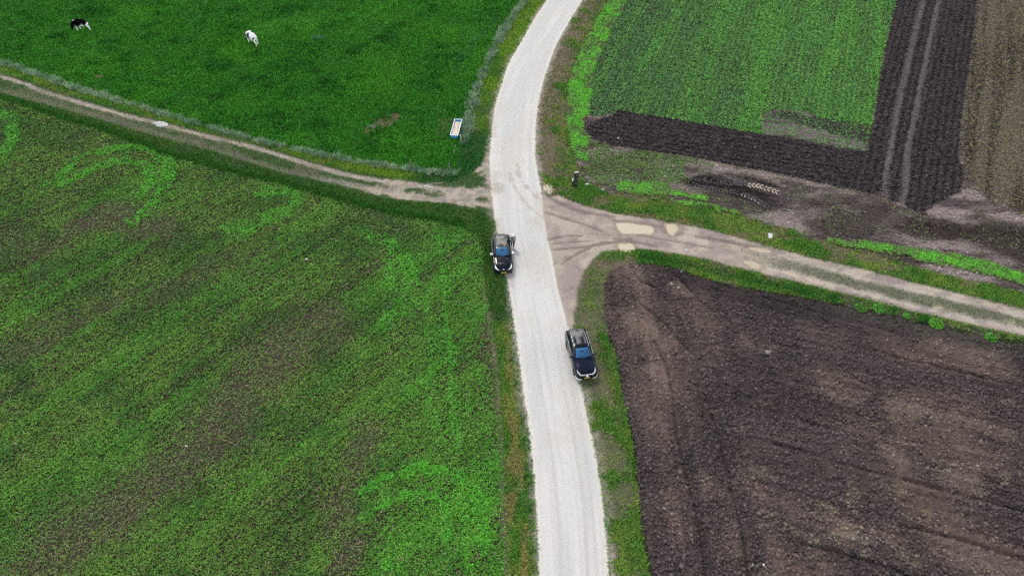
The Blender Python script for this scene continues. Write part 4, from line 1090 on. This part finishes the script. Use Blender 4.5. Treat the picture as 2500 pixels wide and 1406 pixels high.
loc1, a1 = fit_car(4.33, (1230, 674), (1221.5, 590))
P1 = dict(z=0.04, scale=1.04, screen=(1.40, 2.14), rear=(4.00, 4.20), side=[(1.78, 2.55), (2.62, 3.35), (3.42, 3.80)], fin=3.62, mx=1.70, mirror=M_silver, handles=(2.45, 3.35), front=front_hatch)
car1 = build_car("hatch", "hatchback", loc1, a1, "black hatchback with pale swept headlights parked on the left edge of the road", M_paint1, HATCH, (0.78, 3.47), 0.315, 0.78, P1)
loc2, a2_ = fit_car(4.62, (1432, 931), (1404, 832))
P2 = dict(z=0.03, screen=(1.45, 2.16), rear=(4.28, 4.47), side=[(1.80, 2.60), (2.68, 3.45), (3.52, 4.10)], fin=4.0, mx=1.72, mirror=M_blk, handles=(2.50, 3.45), front=front_suv, rail=(2.3, 4.1), paint=M_paint2, roofglass=(2.22, 3.05))
car2 = build_car("suv", "suv", loc2, a2_, "dark blue black sport utility car with roof rails half on the right grass verge", M_paint2, SUVR, (0.86, 3.56), 0.355, 0.80, P2)

# ------------------------------------------------------------------ the person by the hatchback
M_skin = mat("skin", (0.48, 0.30, 0.22), 0.6, 0.3)
M_camo = mat("patterned_jacket", (0.12, 0.16, 0.17), 0.85, 0.1, noise=0.85, nscale=9.0)
M_trou = mat("dark_trousers", (0.030, 0.032, 0.036), 0.85, 0.1)
M_cap = mat("white_cap", (0.82, 0.83, 0.84), 0.7, 0.2)
M_shoe = mat("white_shoes", (0.80, 0.82, 0.84), 0.5, 0.3)
M_hair = mat("brown_hair", (0.05, 0.03, 0.02), 0.7, 0.2)
g = G(1251.5, 607)
per = empty("person", (g[0], g[1], 0.052), R(20), "person in a white cap and patterned dark jacket standing by the black hatchback", "person")
# faces -Y locally; z up
J = [(0, 0, 0.96, 0.135, 0.105), (0, 0.005, 1.12, 0.125, 0.095), (0, 0.0, 1.32, 0.155, 0.10), (0, 0.0, 1.44, 0.09, 0.08), (0, -0.012, 1.51, 0.055), (0, -0.025, 1.60, 0.075, 0.09), (0, -0.02, 1.70, 0.078, 0.095),
     (0.09, 0.0, 0.90, 0.085), (0.10, -0.03, 0.50, 0.06), (0.105, 0.03, 0.10, 0.042), (0.11, -0.10, 0.045, 0.035),
     (-0.09, 0.0, 0.90, 0.085), (-0.10, 0.06, 0.50, 0.06), (-0.105, 0.20, 0.10, 0.042), (-0.11, 0.08, 0.045, 0.035),
     (0.19, 0.0, 1.40, 0.058), (0.26, 0.03, 1.13, 0.046), (0.16, -0.20, 1.06, 0.034), (0.13, -0.27, 1.07, 0.03),
     (-0.19, 0.0, 1.40, 0.058), (-0.27, 0.03, 1.13, 0.046), (-0.15, -0.20, 1.06, 0.034), (-0.11, -0.27, 1.07, 0.03)]
E = [(0, 1), (1, 2), (2, 3), (3, 4), (4, 5), (5, 6), (0, 7), (7, 8), (8, 9), (9, 10), (0, 11), (11, 12), (12, 13), (13, 14), (3, 15), (15, 16), (16, 17), (17, 18), (3, 19), (19, 20), (20, 21), (21, 22)]
fing = []
for s, k in ((1, 18), (-1, 22)):
    hx, hy, hz = J[k][:3]
    for i in range(4):
        J.append((hx - s * (0.030 - 0.018 * i) * 0.9, hy - 0.045, hz + 0.012, 0.0095)); J.append((hx - s * (0.034 - 0.018 * i), hy - 0.085 + 0.006 * abs(i - 1.3), hz - 0.012, 0.0085))
        n_j = len(J); E += [(k, n_j - 2), (n_j - 2, n_j - 1)]
    J.append((hx - s * 0.045, hy - 0.03, hz + 0.015, 0.0105)); J.append((hx - s * 0.055, hy - 0.06, hz + 0.01, 0.0095)); n_j = len(J); E += [(k, n_j - 2), (n_j - 2, n_j - 1)]
skin("body", J, E, M_skin, per, 2)
skin("jacket", [(0, 0, 0.92, 0.165, 0.135), (0, 0.005, 1.12, 0.155, 0.125), (0, 0.0, 1.32, 0.185, 0.13), (0, 0.0, 1.45, 0.10, 0.09), (0.20, 0, 1.41, 0.078), (0.27, 0.03, 1.13, 0.066), (0.175, -0.18, 1.06, 0.05), (-0.20, 0, 1.41, 0.078), (-0.28, 0.03, 1.13, 0.066), (-0.165, -0.18, 1.06, 0.05)],
     [(0, 1), (1, 2), (2, 3), (3, 4), (4, 5), (5, 6), (3, 7), (7, 8), (8, 9)], M_camo, per, 2)
skin("trousers", [(0, 0, 0.99, 0.145, 0.118), (0.095, 0, 0.86, 0.105), (0.10, -0.03, 0.50, 0.078), (0.105, 0.03, 0.12, 0.065), (-0.095, 0, 0.86, 0.105), (-0.10, 0.06, 0.50, 0.078), (-0.105, 0.20, 0.12, 0.065)], [(0, 1), (1, 2), (2, 3), (0, 4), (4, 5), (5, 6)], M_trou, per, 2)
for sx, sy in ((0.108, 0.02), (-0.108, 0.19)):
    skin("shoe", [(sx, sy + 0.04, 0.055, 0.058, 0.055), (sx, sy - 0.05, 0.05, 0.052, 0.05), (sx * 1.1, sy - 0.17, 0.04, 0.05, 0.04)], [(0, 1), (1, 2)], M_shoe, per, 2)
bm = bmesh.new()
bmesh.ops.create_uvsphere(bm, u_segments=20, v_segments=12, radius=0.118, matrix=Matrix.Translation((0, -0.015, 1.715)))
bmesh.ops.delete(bm, geom=[v for v in bm.verts if v.co.z < 1.70], context='VERTS')
for v in bm.verts: v.co.y = -0.015 + (v.co.y + 0.015) * 1.12
pk = [[bm.verts.new((0.10 * math.sin(t) * (1 - 0.12 * r), -0.10 - 0.045 * math.cos(t) - r * 0.10 * math.cos(t), 1.712 - 0.02 * r)) for t in np.linspace(-1.35, 1.35, 11)] for r in (0, 1)]
for i in range(10): bm.faces.new((pk[0][i], pk[0][i + 1], pk[1][i + 1], pk[1][i]))
bm_obj("cap", bm, M_cap, per)
bm = bmesh.new(); bmesh.ops.create_uvsphere(bm, u_segments=16, v_segments=10, radius=0.106, matrix=Matrix.Translation((0, 0.005, 1.66)))
bmesh.ops.delete(bm, geom=[v for v in bm.verts if v.co.y < -0.01 or v.co.z < 1.58], context='VERTS'); bm_obj("hair", bm, M_hair, per)
for s in (1, -1):
    bm = bmesh.new(); bmesh.ops.create_uvsphere(bm, u_segments=8, v_segments=6, radius=0.012, matrix=Matrix.Translation((s * 0.032, -0.105, 1.655))); bm_obj("eye", bm, M_blk, per)
    bm = bmesh.new(); bmesh.ops.create_uvsphere(bm, u_segments=8, v_segments=6, radius=0.026, matrix=Matrix.Translation((s * 0.092, 0.0, 1.63)) @ Matrix.Diagonal((0.4, 0.8, 1.2, 1))); bm_obj("ear", bm, M_skin, per)
bm = bmesh.new(); cyl(bm, (0, -0.11, 1.645), (0, -0.135, 1.605), 0.008, 0.018, n=8); bm_obj("nose", bm, M_skin, per)
bm = bmesh.new(); box(bm, -0.025, 0.025, -0.116, -0.100, 1.565, 1.577, 0.003); bm_obj("mouth", bm, mat("lips", (0.35, 0.14, 0.12), 0.6, 0.3), per)
# the small dark controller in the hands
M3 = per.matrix_basis
bm = bmesh.new(); box(bm, -0.11, 0.11, -0.385, -0.315, 1.035, 1.085, 0.02); box(bm, -0.08, 0.08, -0.44, -0.39, 1.06, 1.075, 0.005)
for s in (1, -1): cyl(bm, (s * 0.05, -0.35, 1.08), (s * 0.05, -0.35, 1.105), 0.010, n=8); cyl(bm, (s * 0.10, -0.37, 1.07), (s * 0.13, -0.47, 1.12), 0.009, n=6)
o = bm_obj("remote_control", bm, M_blk, None); o.location = per.location; o.rotation_euler = per.rotation_euler
tag(o, "small dark remote control held in the hands of the person in the white cap", "remote control")

# ------------------------------------------------------------------ cows
def hide_mat(name, base, spot, thr, sc_, seed, legs=None):
    m = bpy.data.materials.new(name); m.use_nodes = True; n = m.node_tree; b = n.nodes["Principled BSDF"]
    b.inputs["Roughness"].default_value = 0.8; b.inputs["Specular IOR Level"].default_value = 0.03
    at = n.nodes.new("ShaderNodeAttribute"); at.attribute_name = "Col"; n.links.new(at.outputs["Color"], b.inputs["Base Color"])
    return m
M_hide = hide_mat("cow_hide", None, None, 0, 0, 0)
M_hoof = mat("hoof", (0.03, 0.025, 0.02), 0.6, 0.3)
M_pink = mat("pink_udder", (0.62, 0.36, 0.32), 0.6, 0.3)
M_dark = mat("dark_eye", (0.01, 0.01, 0.01), 0.3, 0.5)

def cow(foot_f, foot_h, label, paintf, rzoff=0.0):
    """grazing cow: forefeet and hind feet on the ground points given, head down in front"""
    f, h = G(*foot_f), G(*foot_h); d = f - h; rz = math.atan2(d[1], d[0]) + rzoff      # local +x runs towards the head
    m_ = (f + h) / 2
    t = empty("cow", (m_[0], m_[1], zat(m_[0], m_[1]) + 0.01), rz, label, "cow", "cows grazing in the pasture")
    J = [(-0.74, 0, 1.14, 0.27, 0.30), (-0.35, 0, 1.02, 0.42, 0.48), (0.05, 0, 0.97, 0.45, 0.52), (0.42, 0, 1.00, 0.41, 0.48), (0.72, 0, 1.08, 0.27, 0.36),      # 0-4 trunk
         (1.02, 0.02, 0.90, 0.21, 0.26), (1.22, 0.03, 0.64, 0.15, 0.19), (1.30, 0.03, 0.44, 0.145, 0.16), (1.33, 0.03, 0.25, 0.11, 0.12), (1.34, 0.03, 0.09, 0.085, 0.085)]  # neck, head down
    E = [(i, i + 1) for i in range(9)]
    for s in (1, -1):
        k = len(J); o = 0.10 * s
        J += [(0.58, s * 0.20, 0.82, 0.12, 0.15), (0.60 + o, s * 0.19, 0.46, 0.075), (0.58 + o, s * 0.19, 0.12, 0.060), (0.62 + o, s * 0.19, 0.035, 0.066)]
        E += [(3, k), (k, k + 1), (k + 1, k + 2), (k + 2, k + 3)]
        k = len(J); o = -0.14 * s
        J += [(-0.62, s * 0.20, 0.86, 0.15, 0.19), (-0.58 + o * 0.5, s * 0.20, 0.60, 0.095), (-0.74 + o, s * 0.19, 0.42, 0.072), (-0.70 + o, s * 0.19, 0.12, 0.058), (-0.66 + o, s * 0.19, 0.035, 0.064)]
        E += [(0, k), (k, k + 1), (k + 1, k + 2), (k + 2, k + 3), (k + 3, k + 4)]
    t.scale = (1.1, 1.1, 1.1)
    b = skin("body", J, E, M_hide, t, 2, root=2)
    co = np.array([v.co[:] for v in b.data.vertices]); cl = paintf(co)
    at = b.data.attributes.new("Col", 'FLOAT_COLOR', 'POINT'); c4 = np.ones((len(co), 4), np.float32); c4[:, :3] = cl; at.data.foreach_set("color", c4.ravel())
    for s in (1, -1):
        bm = bmesh.new(); bmesh.ops.create_uvsphere(bm, u_segments=10, v_segments=6, radius=0.10, matrix=Matrix.Translation((1.21, 0.03 + s * 0.17, 0.56)) @ Matrix.Rotation(s * 0.5, 4, 'X') @ Matrix.Diagonal((0.5, 1.0, 0.28, 1)))
        bm_obj("ear", bm, M_dark if label.startswith("black") else M_white, t)
        bm = bmesh.new(); bmesh.ops.create_uvsphere(bm, u_segments=8, v_segments=6, radius=0.022, matrix=Matrix.Translation((1.33, 0.03 + s * 0.095, 0.40))); bm_obj("eye", bm, M_dark, t)
    ud = skin("udder", [(-0.52, 0, 0.70, 0.13), (-0.38, 0, 0.69, 0.12)], [(0, 1)], M_pink, t, 2)
    tl = skin("tail", [(-0.93, 0, 1.22, 0.035), (-1.02, 0, 1.05, 0.028), (-1.03, 0.01, 0.70, 0.022), (-1.02, 0.02, 0.45, 0.045), (-1.02, 0.02, 0.30, 0.02)], [(0, 1), (1, 2), (2, 3), (3, 4)], M_dark if label.startswith("black") else M_white, t, 2)
    for (x, y) in ((0.72, 0.19), (0.52, -0.19), (-0.80, 0.19), (-0.52, -0.19)):
        bm = bmesh.new(); cyl(bm, (x + 0.01, y, 0.0), (x - 0.01, y, 0.055), 0.062, 0.05, n=10); bm_obj("hoof", bm, M_hoof, t)
    return t
W_, K_ = np.array((0.88, 0.90, 0.90)), np.array((0.003, 0.003, 0.004))
def patchy(c, f, sd): return fbm(c[:, 0] + c[:, 1] * 0.8, c[:, 2] + c[:, 1] * 0.5, f, 2, sd)
def paint1(c):
    n = patchy(c, 4, 60) - 0.5
    white = (c[:, 2] + n * 0.12 < 0.66) & (c[:, 0] < 0.85)
    white |= (np.abs(c[:, 0] + 0.15 + n * 0.3) < 0.22) & (c[:, 2] < 0.84 + n * 0.2)
    white |= (np.abs(c[:, 0] - 0.80) < 0.08) & (c[:, 2] > 1.27) & (np.abs(c[:, 1]) < 0.12)
    white |= (c[:, 0] < -0.60) & (c[:, 2] < 0.95 + n * 0.3)
    return np.where(white[:, None], W_, K_)
def paint2(c):
    n = patchy(c, 4, 61) - 0.5
    blk = (c[:, 0] > 0.80 + n * 0.1) & (c[:, 2] < 1.12)
    blk |= (np.abs(c[:, 0] - 0.24 + n * 0.15) < 0.17) & (c[:, 2] < 1.42)
    blk |= (c[:, 0] < -0.60 + n * 0.2) & (np.abs(c[:, 2] - 1.08 + n * 0.3) < 0.22)
    blk &= ~((c[:, 0] > 1.2) & (np.abs(c[:, 1] - 0.03) < 0.03))
    return np.where(blk[:, None], K_, W_)
cow((194, 73.5), (217, 73.2), "black cow with white legs and belly patch grazing near the top left corner", paint1)
cow((610.5, 103.5), (630, 114.3), "white cow with black head and dark patches grazing in the middle of the pasture", paint2)

# ------------------------------------------------------------------ blue trough by the fence
c1, c2, c3, c4 = G(1098.3, 331, 0.55), G(1118.2, 331.3, 0.55), G(1129.6, 291.5, 0.55), G(1108.5, 291.8, 0.55)
mid = (c1 + c2 + c3 + c4) / 4; ax = ((c3 + c4) - (c1 + c2)) / 2; TL = float(np.linalg.norm(ax)); TW = float(np.linalg.norm(c2 - c1)) * 0.95
tr_a = math.atan2(ax[1], ax[0])
M_tblue = mat("blue_trough", (0.06, 0.30, 0.72), 0.45, 0.4, noise=0.25, nscale=5)
M_trim = mat("pale_rim", (0.62, 0.70, 0.76), 0.4, 0.4)
M_feed = mat("pale_feed", (0.55, 0.47, 0.36), 0.9, 0.1, noise=0.35, nscale=6, bump=0.5)
tz = zat(mid[0], mid[1])
t = empty("feed_trough", (mid[0], mid[1], tz), tr_a, "blue trough with a pale rim standing in the grass beside the right fence line", "trough")
bm = bmesh.new(); x_, y_ = TL / 2, TW / 2
def ring4(xx, yy, zz): return [bm.verts.new(p) for p in ((-xx, -yy, zz), (xx, -yy, zz), (xx, yy, zz), (-xx, yy, zz))]
rs = [ring4(x_ - .10, y_ - .10, 0.10), ring4(x_ - 0.02, y_ - 0.02, 0.53), ring4(x_ - .05, y_ - .05, 0.53), ring4(x_ - .12, y_ - .12, 0.14)]
for a, b in zip(rs[:-1], rs[1:]):
    for i in range(4): bm.faces.new((a[i], a[(i + 1) % 4], b[(i + 1) % 4], b[i]))
bm.faces.new(rs[0][::-1]); bm.faces.new(rs[-1]); bmesh.ops.recalc_face_normals(bm, faces=bm.faces)
bm_obj("tub", bm, M_tblue, t, smooth=False)
bm = bmesh.new()
for (a, b, c_, d) in ((-x_ - .02, x_ + .02, -y_ - .02, -y_ + .06), (-x_ - .02, x_ + .02, y_ - .06, y_ + .02), (-x_ - .02, -x_ + .06, -y_ + .06, y_ - .06), (x_ - .06, x_ + .02, -y_ + .06, y_ - .06)): box(bm, a, b, c_, d, 0.528, 0.565, 0.008)
bm_obj("rim", bm, M_trim, t, smooth=False)
for s in (-1, 1):
    bm = bmesh.new(); box(bm, s * (x_ - 0.5) - 0.06, s * (x_ - 0.5) + 0.06, -y_ + 0.1, y_ - 0.1, -0.08, 0.10); bm_obj("foot", bm, M_tblue, t, smooth=False)
bm = bmesh.new(); nX, nY = 28, 10; gq = []
for i in range(nX + 1):
    row = []
    for j in range(nY + 1):
        u, v = i / nX, j / nY
        hgt = 0.44 - 0.16 * max(0, (u - 0.90) / 0.10) + 0.02 * math.sin(u * 19 + v * 5) * math.cos(v * 11)
        row.append(bm.verts.new(((u - 0.5) * (TL - 0.18), (v - 0.5) * (TW - 0.18), hgt)))
    gq.append(row)
for i in range(nX):
    for j in range(nY): bm.faces.new((gq[i][j], gq[i + 1][j], gq[i + 1][j + 1], gq[i][j + 1]))
o = bm_obj("cattle_feed", bm, M_feed, None); o.location = t.location; o.rotation_euler = t.rotation_euler
tag(o, "pale crumbly feed filling the blue trough", "feed")

# ------------------------------------------------------------------ posts, stakes, bollard, sign
M_wood = mat("weathered_wood", (0.13, 0.14, 0.16), 0.9, 0.1, noise=0.5, nscale=14, bump=0.4)
M_oldw = mat("dark_wet_wood", (0.028, 0.030, 0.034), 0.8, 0.2, noise=0.6, nscale=10, bump=0.4)
M_endg = mat("pale_sawn_wood", (0.42, 0.43, 0.42), 0.9, 0.1, noise=0.3, nscale=12)
M_brownw = mat("brown_wood", (0.20, 0.15, 0.12), 0.9, 0.1, noise=0.4, nscale=12)
M_stake = mat("pale_stake", (0.40, 0.50, 0.36), 0.7, 0.2)
def post(name, px, py, h, r, m, label, cat, group, lean=(0, 0), square=False, cap=None, capm=None):
    g = G(px, py); z = zat(g[0], g[1])
    t = empty(name, (g[0], g[1], z), 0.3, label, cat, group)
    bm = bmesh.new()
    if square: box(bm, -r, r, -r, r, -0.2, h, 0.01)
    else: cyl(bm, (0, 0, -0.2), (lean[0], lean[1], h), r * 1.05, r * 0.92, n=12)
    bm_obj("shaft", bm, m, t, smooth=not square)
    if cap:
        bm = bmesh.new()
        if square: box(bm, -r - .004, r + .004, -r - .004, r + .004, h + 0.002, h + cap, 0.006)
        else: cyl(bm, (lean[0], lean[1], h + .002), (lean[0] * 1.05, lean[1] * 1.05, h + cap), r * 1.02, r * 0.8, n=12)
        bm_obj("cap", bm, capm or M_endg, t, smooth=False)
    return t
FPG = "fence posts along the pasture"
post("fence_post", 1097.3, 419.5, 1.25, 0.085, M_wood, "stout grey wooden post in the tall grass at the pasture corner", "post", FPG, (0.03, 0.02), cap=0.02, capm=M_oldw)
post("fence_post", 1004.2, 411, 1.05, 0.05, M_brownw, "thin brown wooden post in the tall grass along the left dirt track", "post", FPG, (0.02, 0), cap=0.02)
post("fence_post", 1126.5, 349, 1.05, 0.05, M_endg, "pale wooden post leaning beside the blue trough", "post", FPG, (-0.05, 0.06), cap=0.02)
post("fence_stake", 1115.8, 365.5, 0.62, 0.022, M_stake, "thin pale stake in the grass just below the blue trough", "stake", "pale stakes below the trough", (-0.14, 0.02), cap=0.05, capm=M_endg)
post("fence_stake", 1111, 377.5, 0.58, 0.022, M_stake, "thin pale stake nearest the stout corner post", "stake", "pale stakes below the trough", (-0.12, 0.02), cap=0.05, capm=M_endg)
g = G(1404.5, 457); z = zat(g[0], g[1])
t = empty("gate_post", (g[0], g[1], z), 0.25, "tall dark double timber post with a pale sawn top beside the dirt track", "post")
for s in (-1, 1):
    bm = bmesh.new(); box(bm, s * 0.10 - 0.08, s * 0.10 + 0.08, -0.10, 0.10, -0.2, 1.88, 0.012); bm_obj("timber", bm, M_oldw, t, smooth=False)
bm = bmesh.new(); box(bm, -0.20, 0.20, -0.12, 0.12, 1.882, 1.93, 0.015); bm_obj("top_cap", bm, M_endg, t, smooth=False)
for zz in (0.45, 1.05, 1.55):
    bm = bmesh.new(); box(bm, -0.018, 0.018, -0.108, 0.06, zz, zz + 0.14, 0.005); bm_obj("spacer", bm, M_endg, t, smooth=False)
post("marker_post", 1397.3, 455.5, 0.72, 0.075, M_blk, "short black marker post with a white head left of the dark double post", "post", None, cap=0.26, capm=M_white)
g = G(1877.5, 584); z = zat(g[0], g[1])
t = empty("stake_sign", (g[0], g[1], z), 0.1, "small curled white sheet on a thin stake above the right dirt track", "sign")
bm = bmesh.new(); cyl(bm, (0, 0, -0.1), (0.0, 0.0, 0.55), 0.014, n=8); bm_obj("stake", bm, M_stake, t)
bm = bmesh.new(); gq = []
for i in range(9):
    u = i / 8 - 0.5
    gq.append([bm.verts.new((u * 0.40 + 0.02, -0.03 - 0.10 * math.cos(u * 3.0) + (k - 1) * 0.10, 0.30 + k * 0.115 + 0.05 * math.sin(u * 5 + k))) for k in range(4)])
fs = [bm.faces.new((gq[i][k], gq[i + 1][k], gq[i + 1][k + 1], gq[i][k + 1])) for i in range(8) for k in range(3)]
r = bmesh.ops.extrude_face_region(bm, geom=fs)
for v in r['geom']:
    if isinstance(v, bmesh.types.BMVert): v.co.y -= 0.006; v.co.z += 0.004
bmesh.ops.recalc_face_normals(bm, faces=bm.faces); bm_obj("sheet", bm, M_white, t)

# ------------------------------------------------------------------ weeds one can count, stones, the stick
M_weed = attr_mat("weed_leaf", 0.7, 0.15)
def weed(px, py, r, h, colr, label, n=260, group="green weed clumps at the field edges"):
    g = G(px, py); z = zat(g[0], g[1])
    th = rng.random(n) * 6.283; rad = r * np.sqrt(rng.random(n)); hh = h * (1 - (rad / r) ** 2 * 0.7) * (0.35 + 0.65 * rng.random(n))
    c = np.stack([np.cos(th) * rad, np.sin(th) * rad, hh], 1)
    nr = np.stack([np.cos(th) * 0.5 + rng.normal(0, .4, n), np.sin(th) * 0.5 + rng.normal(0, .4, n), np.ones(n)], 1); nr /= np.linalg.norm(nr, axis=1)[:, None]
    a = np.cross(nr, rng.normal(0, 1, (n, 3))); a /= np.linalg.norm(a, axis=1)[:, None]; b = np.cross(nr, a)
    s = (0.05 + 0.06 * rng.random(n))[:, None]
    co = np.stack([c - a * s, c - b * s * .5, c + a * s, c + b * s * .5], 1).reshape(-1, 3)
    cc = np.repeat(np.float32(colr) * (0.5 + rng.random((n, 1))), 4, 0)
    t = empty("weed_clump", (g[0], g[1], z), 0, label, "plant", group)
    np_mesh("foliage", co, np.arange(4 * n).reshape(-1, 4), 4, M_weed, np.clip(cc, 0.002, .9), parent=t)
    bm = bmesh.new()
    for i in range(7): cyl(bm, (0, 0, -0.03), (math.cos(i * .9) * r * .5, math.sin(i * .9) * r * .5, h * .6), 0.010, 0.005, n=5)
    bm_obj("stem", bm, M_stake, t)
wg, wb_ = A(78, 150, 52), A(58, 122, 70)
weed(769, 94, 0.48, 0.42, wb_, "left bluish green weed clump of a pair right of the white cow", group="weeds in the pasture")
weed(783, 95, 0.48, 0.34, wb_, "right bluish green weed clump of a pair right of the white cow", group="weeds in the pasture")
weed(2101, 751, 0.55, 0.30, A(76, 128, 48), "flat olive green weed clump leftmost along the top edge of the lower ploughed field")
weed(2145, 754, 0.55, 0.42, wg, "rounded bright green weed clump second from the left below the right dirt track")
weed(2213, 772, 0.30, 0.30, wg, "smallest green weed clump on the soil edge below the right dirt track")
weed(2284, 791, 0.62, 0.38, A(92, 160, 44), "widest yellow green weed clump at the edge of the lower ploughed field")
weed(2420, 824, 0.5, 0.35, wg, "green weed clump below the dirt track near the right border of the photo")

M_stone = mat("pale_stone", (0.62, 0.60, 0.56), 0.8, 0.2, noise=0.25, nscale=9)
M_lump = mat("grey_lump", (0.22, 0.21, 0.20), 0.9, 0.1, noise=0.3, nscale=9)
def stone(px, py, r, label, seed, m=None):
    g = G(px, py); z = zat(g[0], g[1]); rr = np.random.default_rng(seed)
    bm = bmesh.new(); bmesh.ops.create_icosphere(bm, subdivisions=2, radius=1.0)
    ph = rr.random(6) * 6
    for v in bm.verts:
        k = 1 + 0.18 * math.sin(v.co.x * 3 + ph[0]) + 0.15 * math.sin(v.co.y * 4 + ph[1]) + 0.1 * math.sin(v.co.z * 5 + ph[2])
        v.co = Vector((v.co.x * r * k * 1.3, v.co.y * r * k, v.co.z * r * k * 0.7))
    o = bm_obj("stone", bm, m or M_stone, None); o.location = (g[0], g[1], z + r * 0.45); o.rotation_euler = (0, 0, ph[3])
    tag(o, label, "stone", "pale stones lying in the fields")
for i, (px, py, r, lb) in enumerate([(1433, 451, 0.13, "pale stone in the grass just right of the dark double post"), (1472, 464, 0.11, "pale stone on bare soil between the dark post and the bright green strip"),
        (1676, 612, 0.10, "small white stone on the right dirt track beside the grass bank"), (1509, 339, 0.10, "white stone near the left end of the dark ploughed band"),
        (822, 588, 0.09, "white stone among the crop level with the hatchback roof"), (748, 633, 0.10, "white stone among the crop left of the hatchback windscreen"), (455, 1089, 0.09, "white stone on the bare strip in the lower left crop"),
        (1664, 662, 0.12, "pale lump at the top edge of the lower ploughed field"), (1640, 693, 0.14, "pale lump on the wheel line at the top of the lower ploughed field"), (1656, 702, 0.15, "broad pale lump right of another on the ploughed wheel line"),
        (1623, 1240, 0.10, "pale grey lump on the ploughed soil right of the lower verge"), (1839, 1378, 0.06, "left one of two white pebbles at the bottom of the ploughed field"), (1865, 1377, 0.07, "right one of two white pebbles at the bottom of the ploughed field"),
        (1876, 860, 0.22, "largest grey lump beside a pale patch in the lower ploughed field")]):
    stone(px, py, r, lb, 100 + i, M_lump if 'lump' in lb else M_stone)
ga, gb_ = G(1037, 455), G(1059, 459.5)
bm = bmesh.new(); pts_ = [ga + (gb_ - ga) * k / 5 + np.array((0, 0.05 * math.sin(k * 1.7), 0.05 + zat(*(ga + (gb_ - ga) * k / 5)[:2]))) for k in range(6)]
for i in range(5): cyl(bm, pts_[i], pts_[i + 1], 0.05 - 0.005 * i, 0.045 - 0.005 * i, n=8)
tag(bm_obj("stick", bm, M_white, None), "bleached white stick lying on the left dirt track near the junction", "stick")

# ------------------------------------------------------------------ puddles and tyre prints
M_pud = mat("muddy_water", tuple(lin((186, 172, 148)) / LUM), 0.12, 0.35)
M_mudw = mat("wet_mud", (0.055, 0.048, 0.055), 0.5, 0.4, noise=0.4, nscale=6)
def puddle(pts, seed, m=M_pud, wob=0.04, flush=False):
    P = np.array([G(*p)[:2] for p in smoothpl(pts + pts[:1], 6)[:-1]]); rr = np.random.default_rng(seed)
    c = P.mean(0); P = c + (P - c) * (1 + wob * rr.normal(0, 1, (len(P), 1)) * 0.6)
    P = c + (P - c) * (1 + 0.16 / np.linalg.norm(P - c, axis=1, keepdims=True)); zz = -0.055 if flush else np.mean([zat(*p) for p in P]) + 0.022
    bm = bmesh.new(); vs = [bm.verts.new((p[0], p[1], zz)) for p in P]; f = bm.faces.new(vs)
    r = bmesh.ops.extrude_face_region(bm, geom=[f]); 
    for v in r['geom']:
        if isinstance(v, bmesh.types.BMVert): v.co.z -= 0.15
    bmesh.ops.recalc_face_normals(bm, faces=bm.faces)
    bmesh.ops.triangulate(bm, faces=[f for f in bm.faces if len(f.verts) > 4])
    tag(bm_obj("puddle", bm, m, None, smooth=False), kind='structure')
for i, p in enumerate(PUD[:6]): puddle(p, 300 + i, flush=True)
M_pud2 = mat("grey_water", (0.34, 0.34, 0.34), 0.2, 0.3)
puddle([(376, 300), (392, 298), (406, 301), (404, 307), (386, 308)], 350, M_pud2)
puddle([(898, 308), (915, 309), (910, 313), (899, 312)], 351, M_mudw)

def lugs(line, width, pitch, m, name, z0, hgt, i0=0.0, i1=1.0, halves=(1, -1), sl=0.8):
    """the chevron bars a tractor tyre leaves, along a line on the ground"""
    P = np.array([G(*p)[:2] for p in smoothpl(line, 6)]); d = np.r_[0, np.cumsum(np.hypot(*np.diff(P, axis=0).T))]
    bm = bmesh.new(); s = d[-1] * i0
    while s < d[-1] * i1:
        c = np.array((np.interp(s, d, P[:, 0]), np.interp(s, d, P[:, 1]))); e = np.array((np.interp(s + .2, d, P[:, 0]), np.interp(s + .2, d, P[:, 1]))) - c
        a = math.atan2(e[1], e[0]) if np.hypot(*e) > 1e-6 else 0
        for h in halves:
            Mx = Matrix.Translation((c[0], c[1], zat(c[0], c[1]) + z0)) @ Matrix.Rotation(a, 4, 'Z') @ Matrix.Translation((0, h * width * 0.27, 0)) @ Matrix.Rotation(-h * sl, 4, 'Z')
            box(bm, -0.05, 0.05, -width * 0.30, width * 0.30, -0.05, hgt * (0.7 + 0.6 * random.random()), 0.012, Mx)
        s += pitch * (0.9 + 0.2 * random.random())
    return tag(bm_obj(name, bm, m, None, smooth=False), kind='structure')
LA = [(1690, 435), (1740, 441), (1800, 450), (1850, 455)]; LB = [(1790, 452), (1840, 457), (1870, 464), (1898, 474)]; LC = [(1815, 474), (1840, 487), (1870, 505)]; LD = [(1700, 450), (1750, 462), (1800, 470)]
lugs(LA, 0.75, 0.34, M_mudw, "tyre_track", 0.0, 0.07); lugs(LC, 0.6, 0.32, M_mudw, "tyre_track", 0.0, 0.07); lugs(LD, 0.6, 0.34, M_mudw, "tyre_track", 0.0, 0.06)
lugs(LB, 0.75, 0.42, M_pud, "puddle", 0.02, 0.03, 0.35, 1.0); lugs([(1812, 474), (1838, 487), (1856, 498)], 0.5, 0.40, M_pud2, "puddle", 0.03, 0.03, 0.0, 1.0, halves=(-1,), sl=0.5)
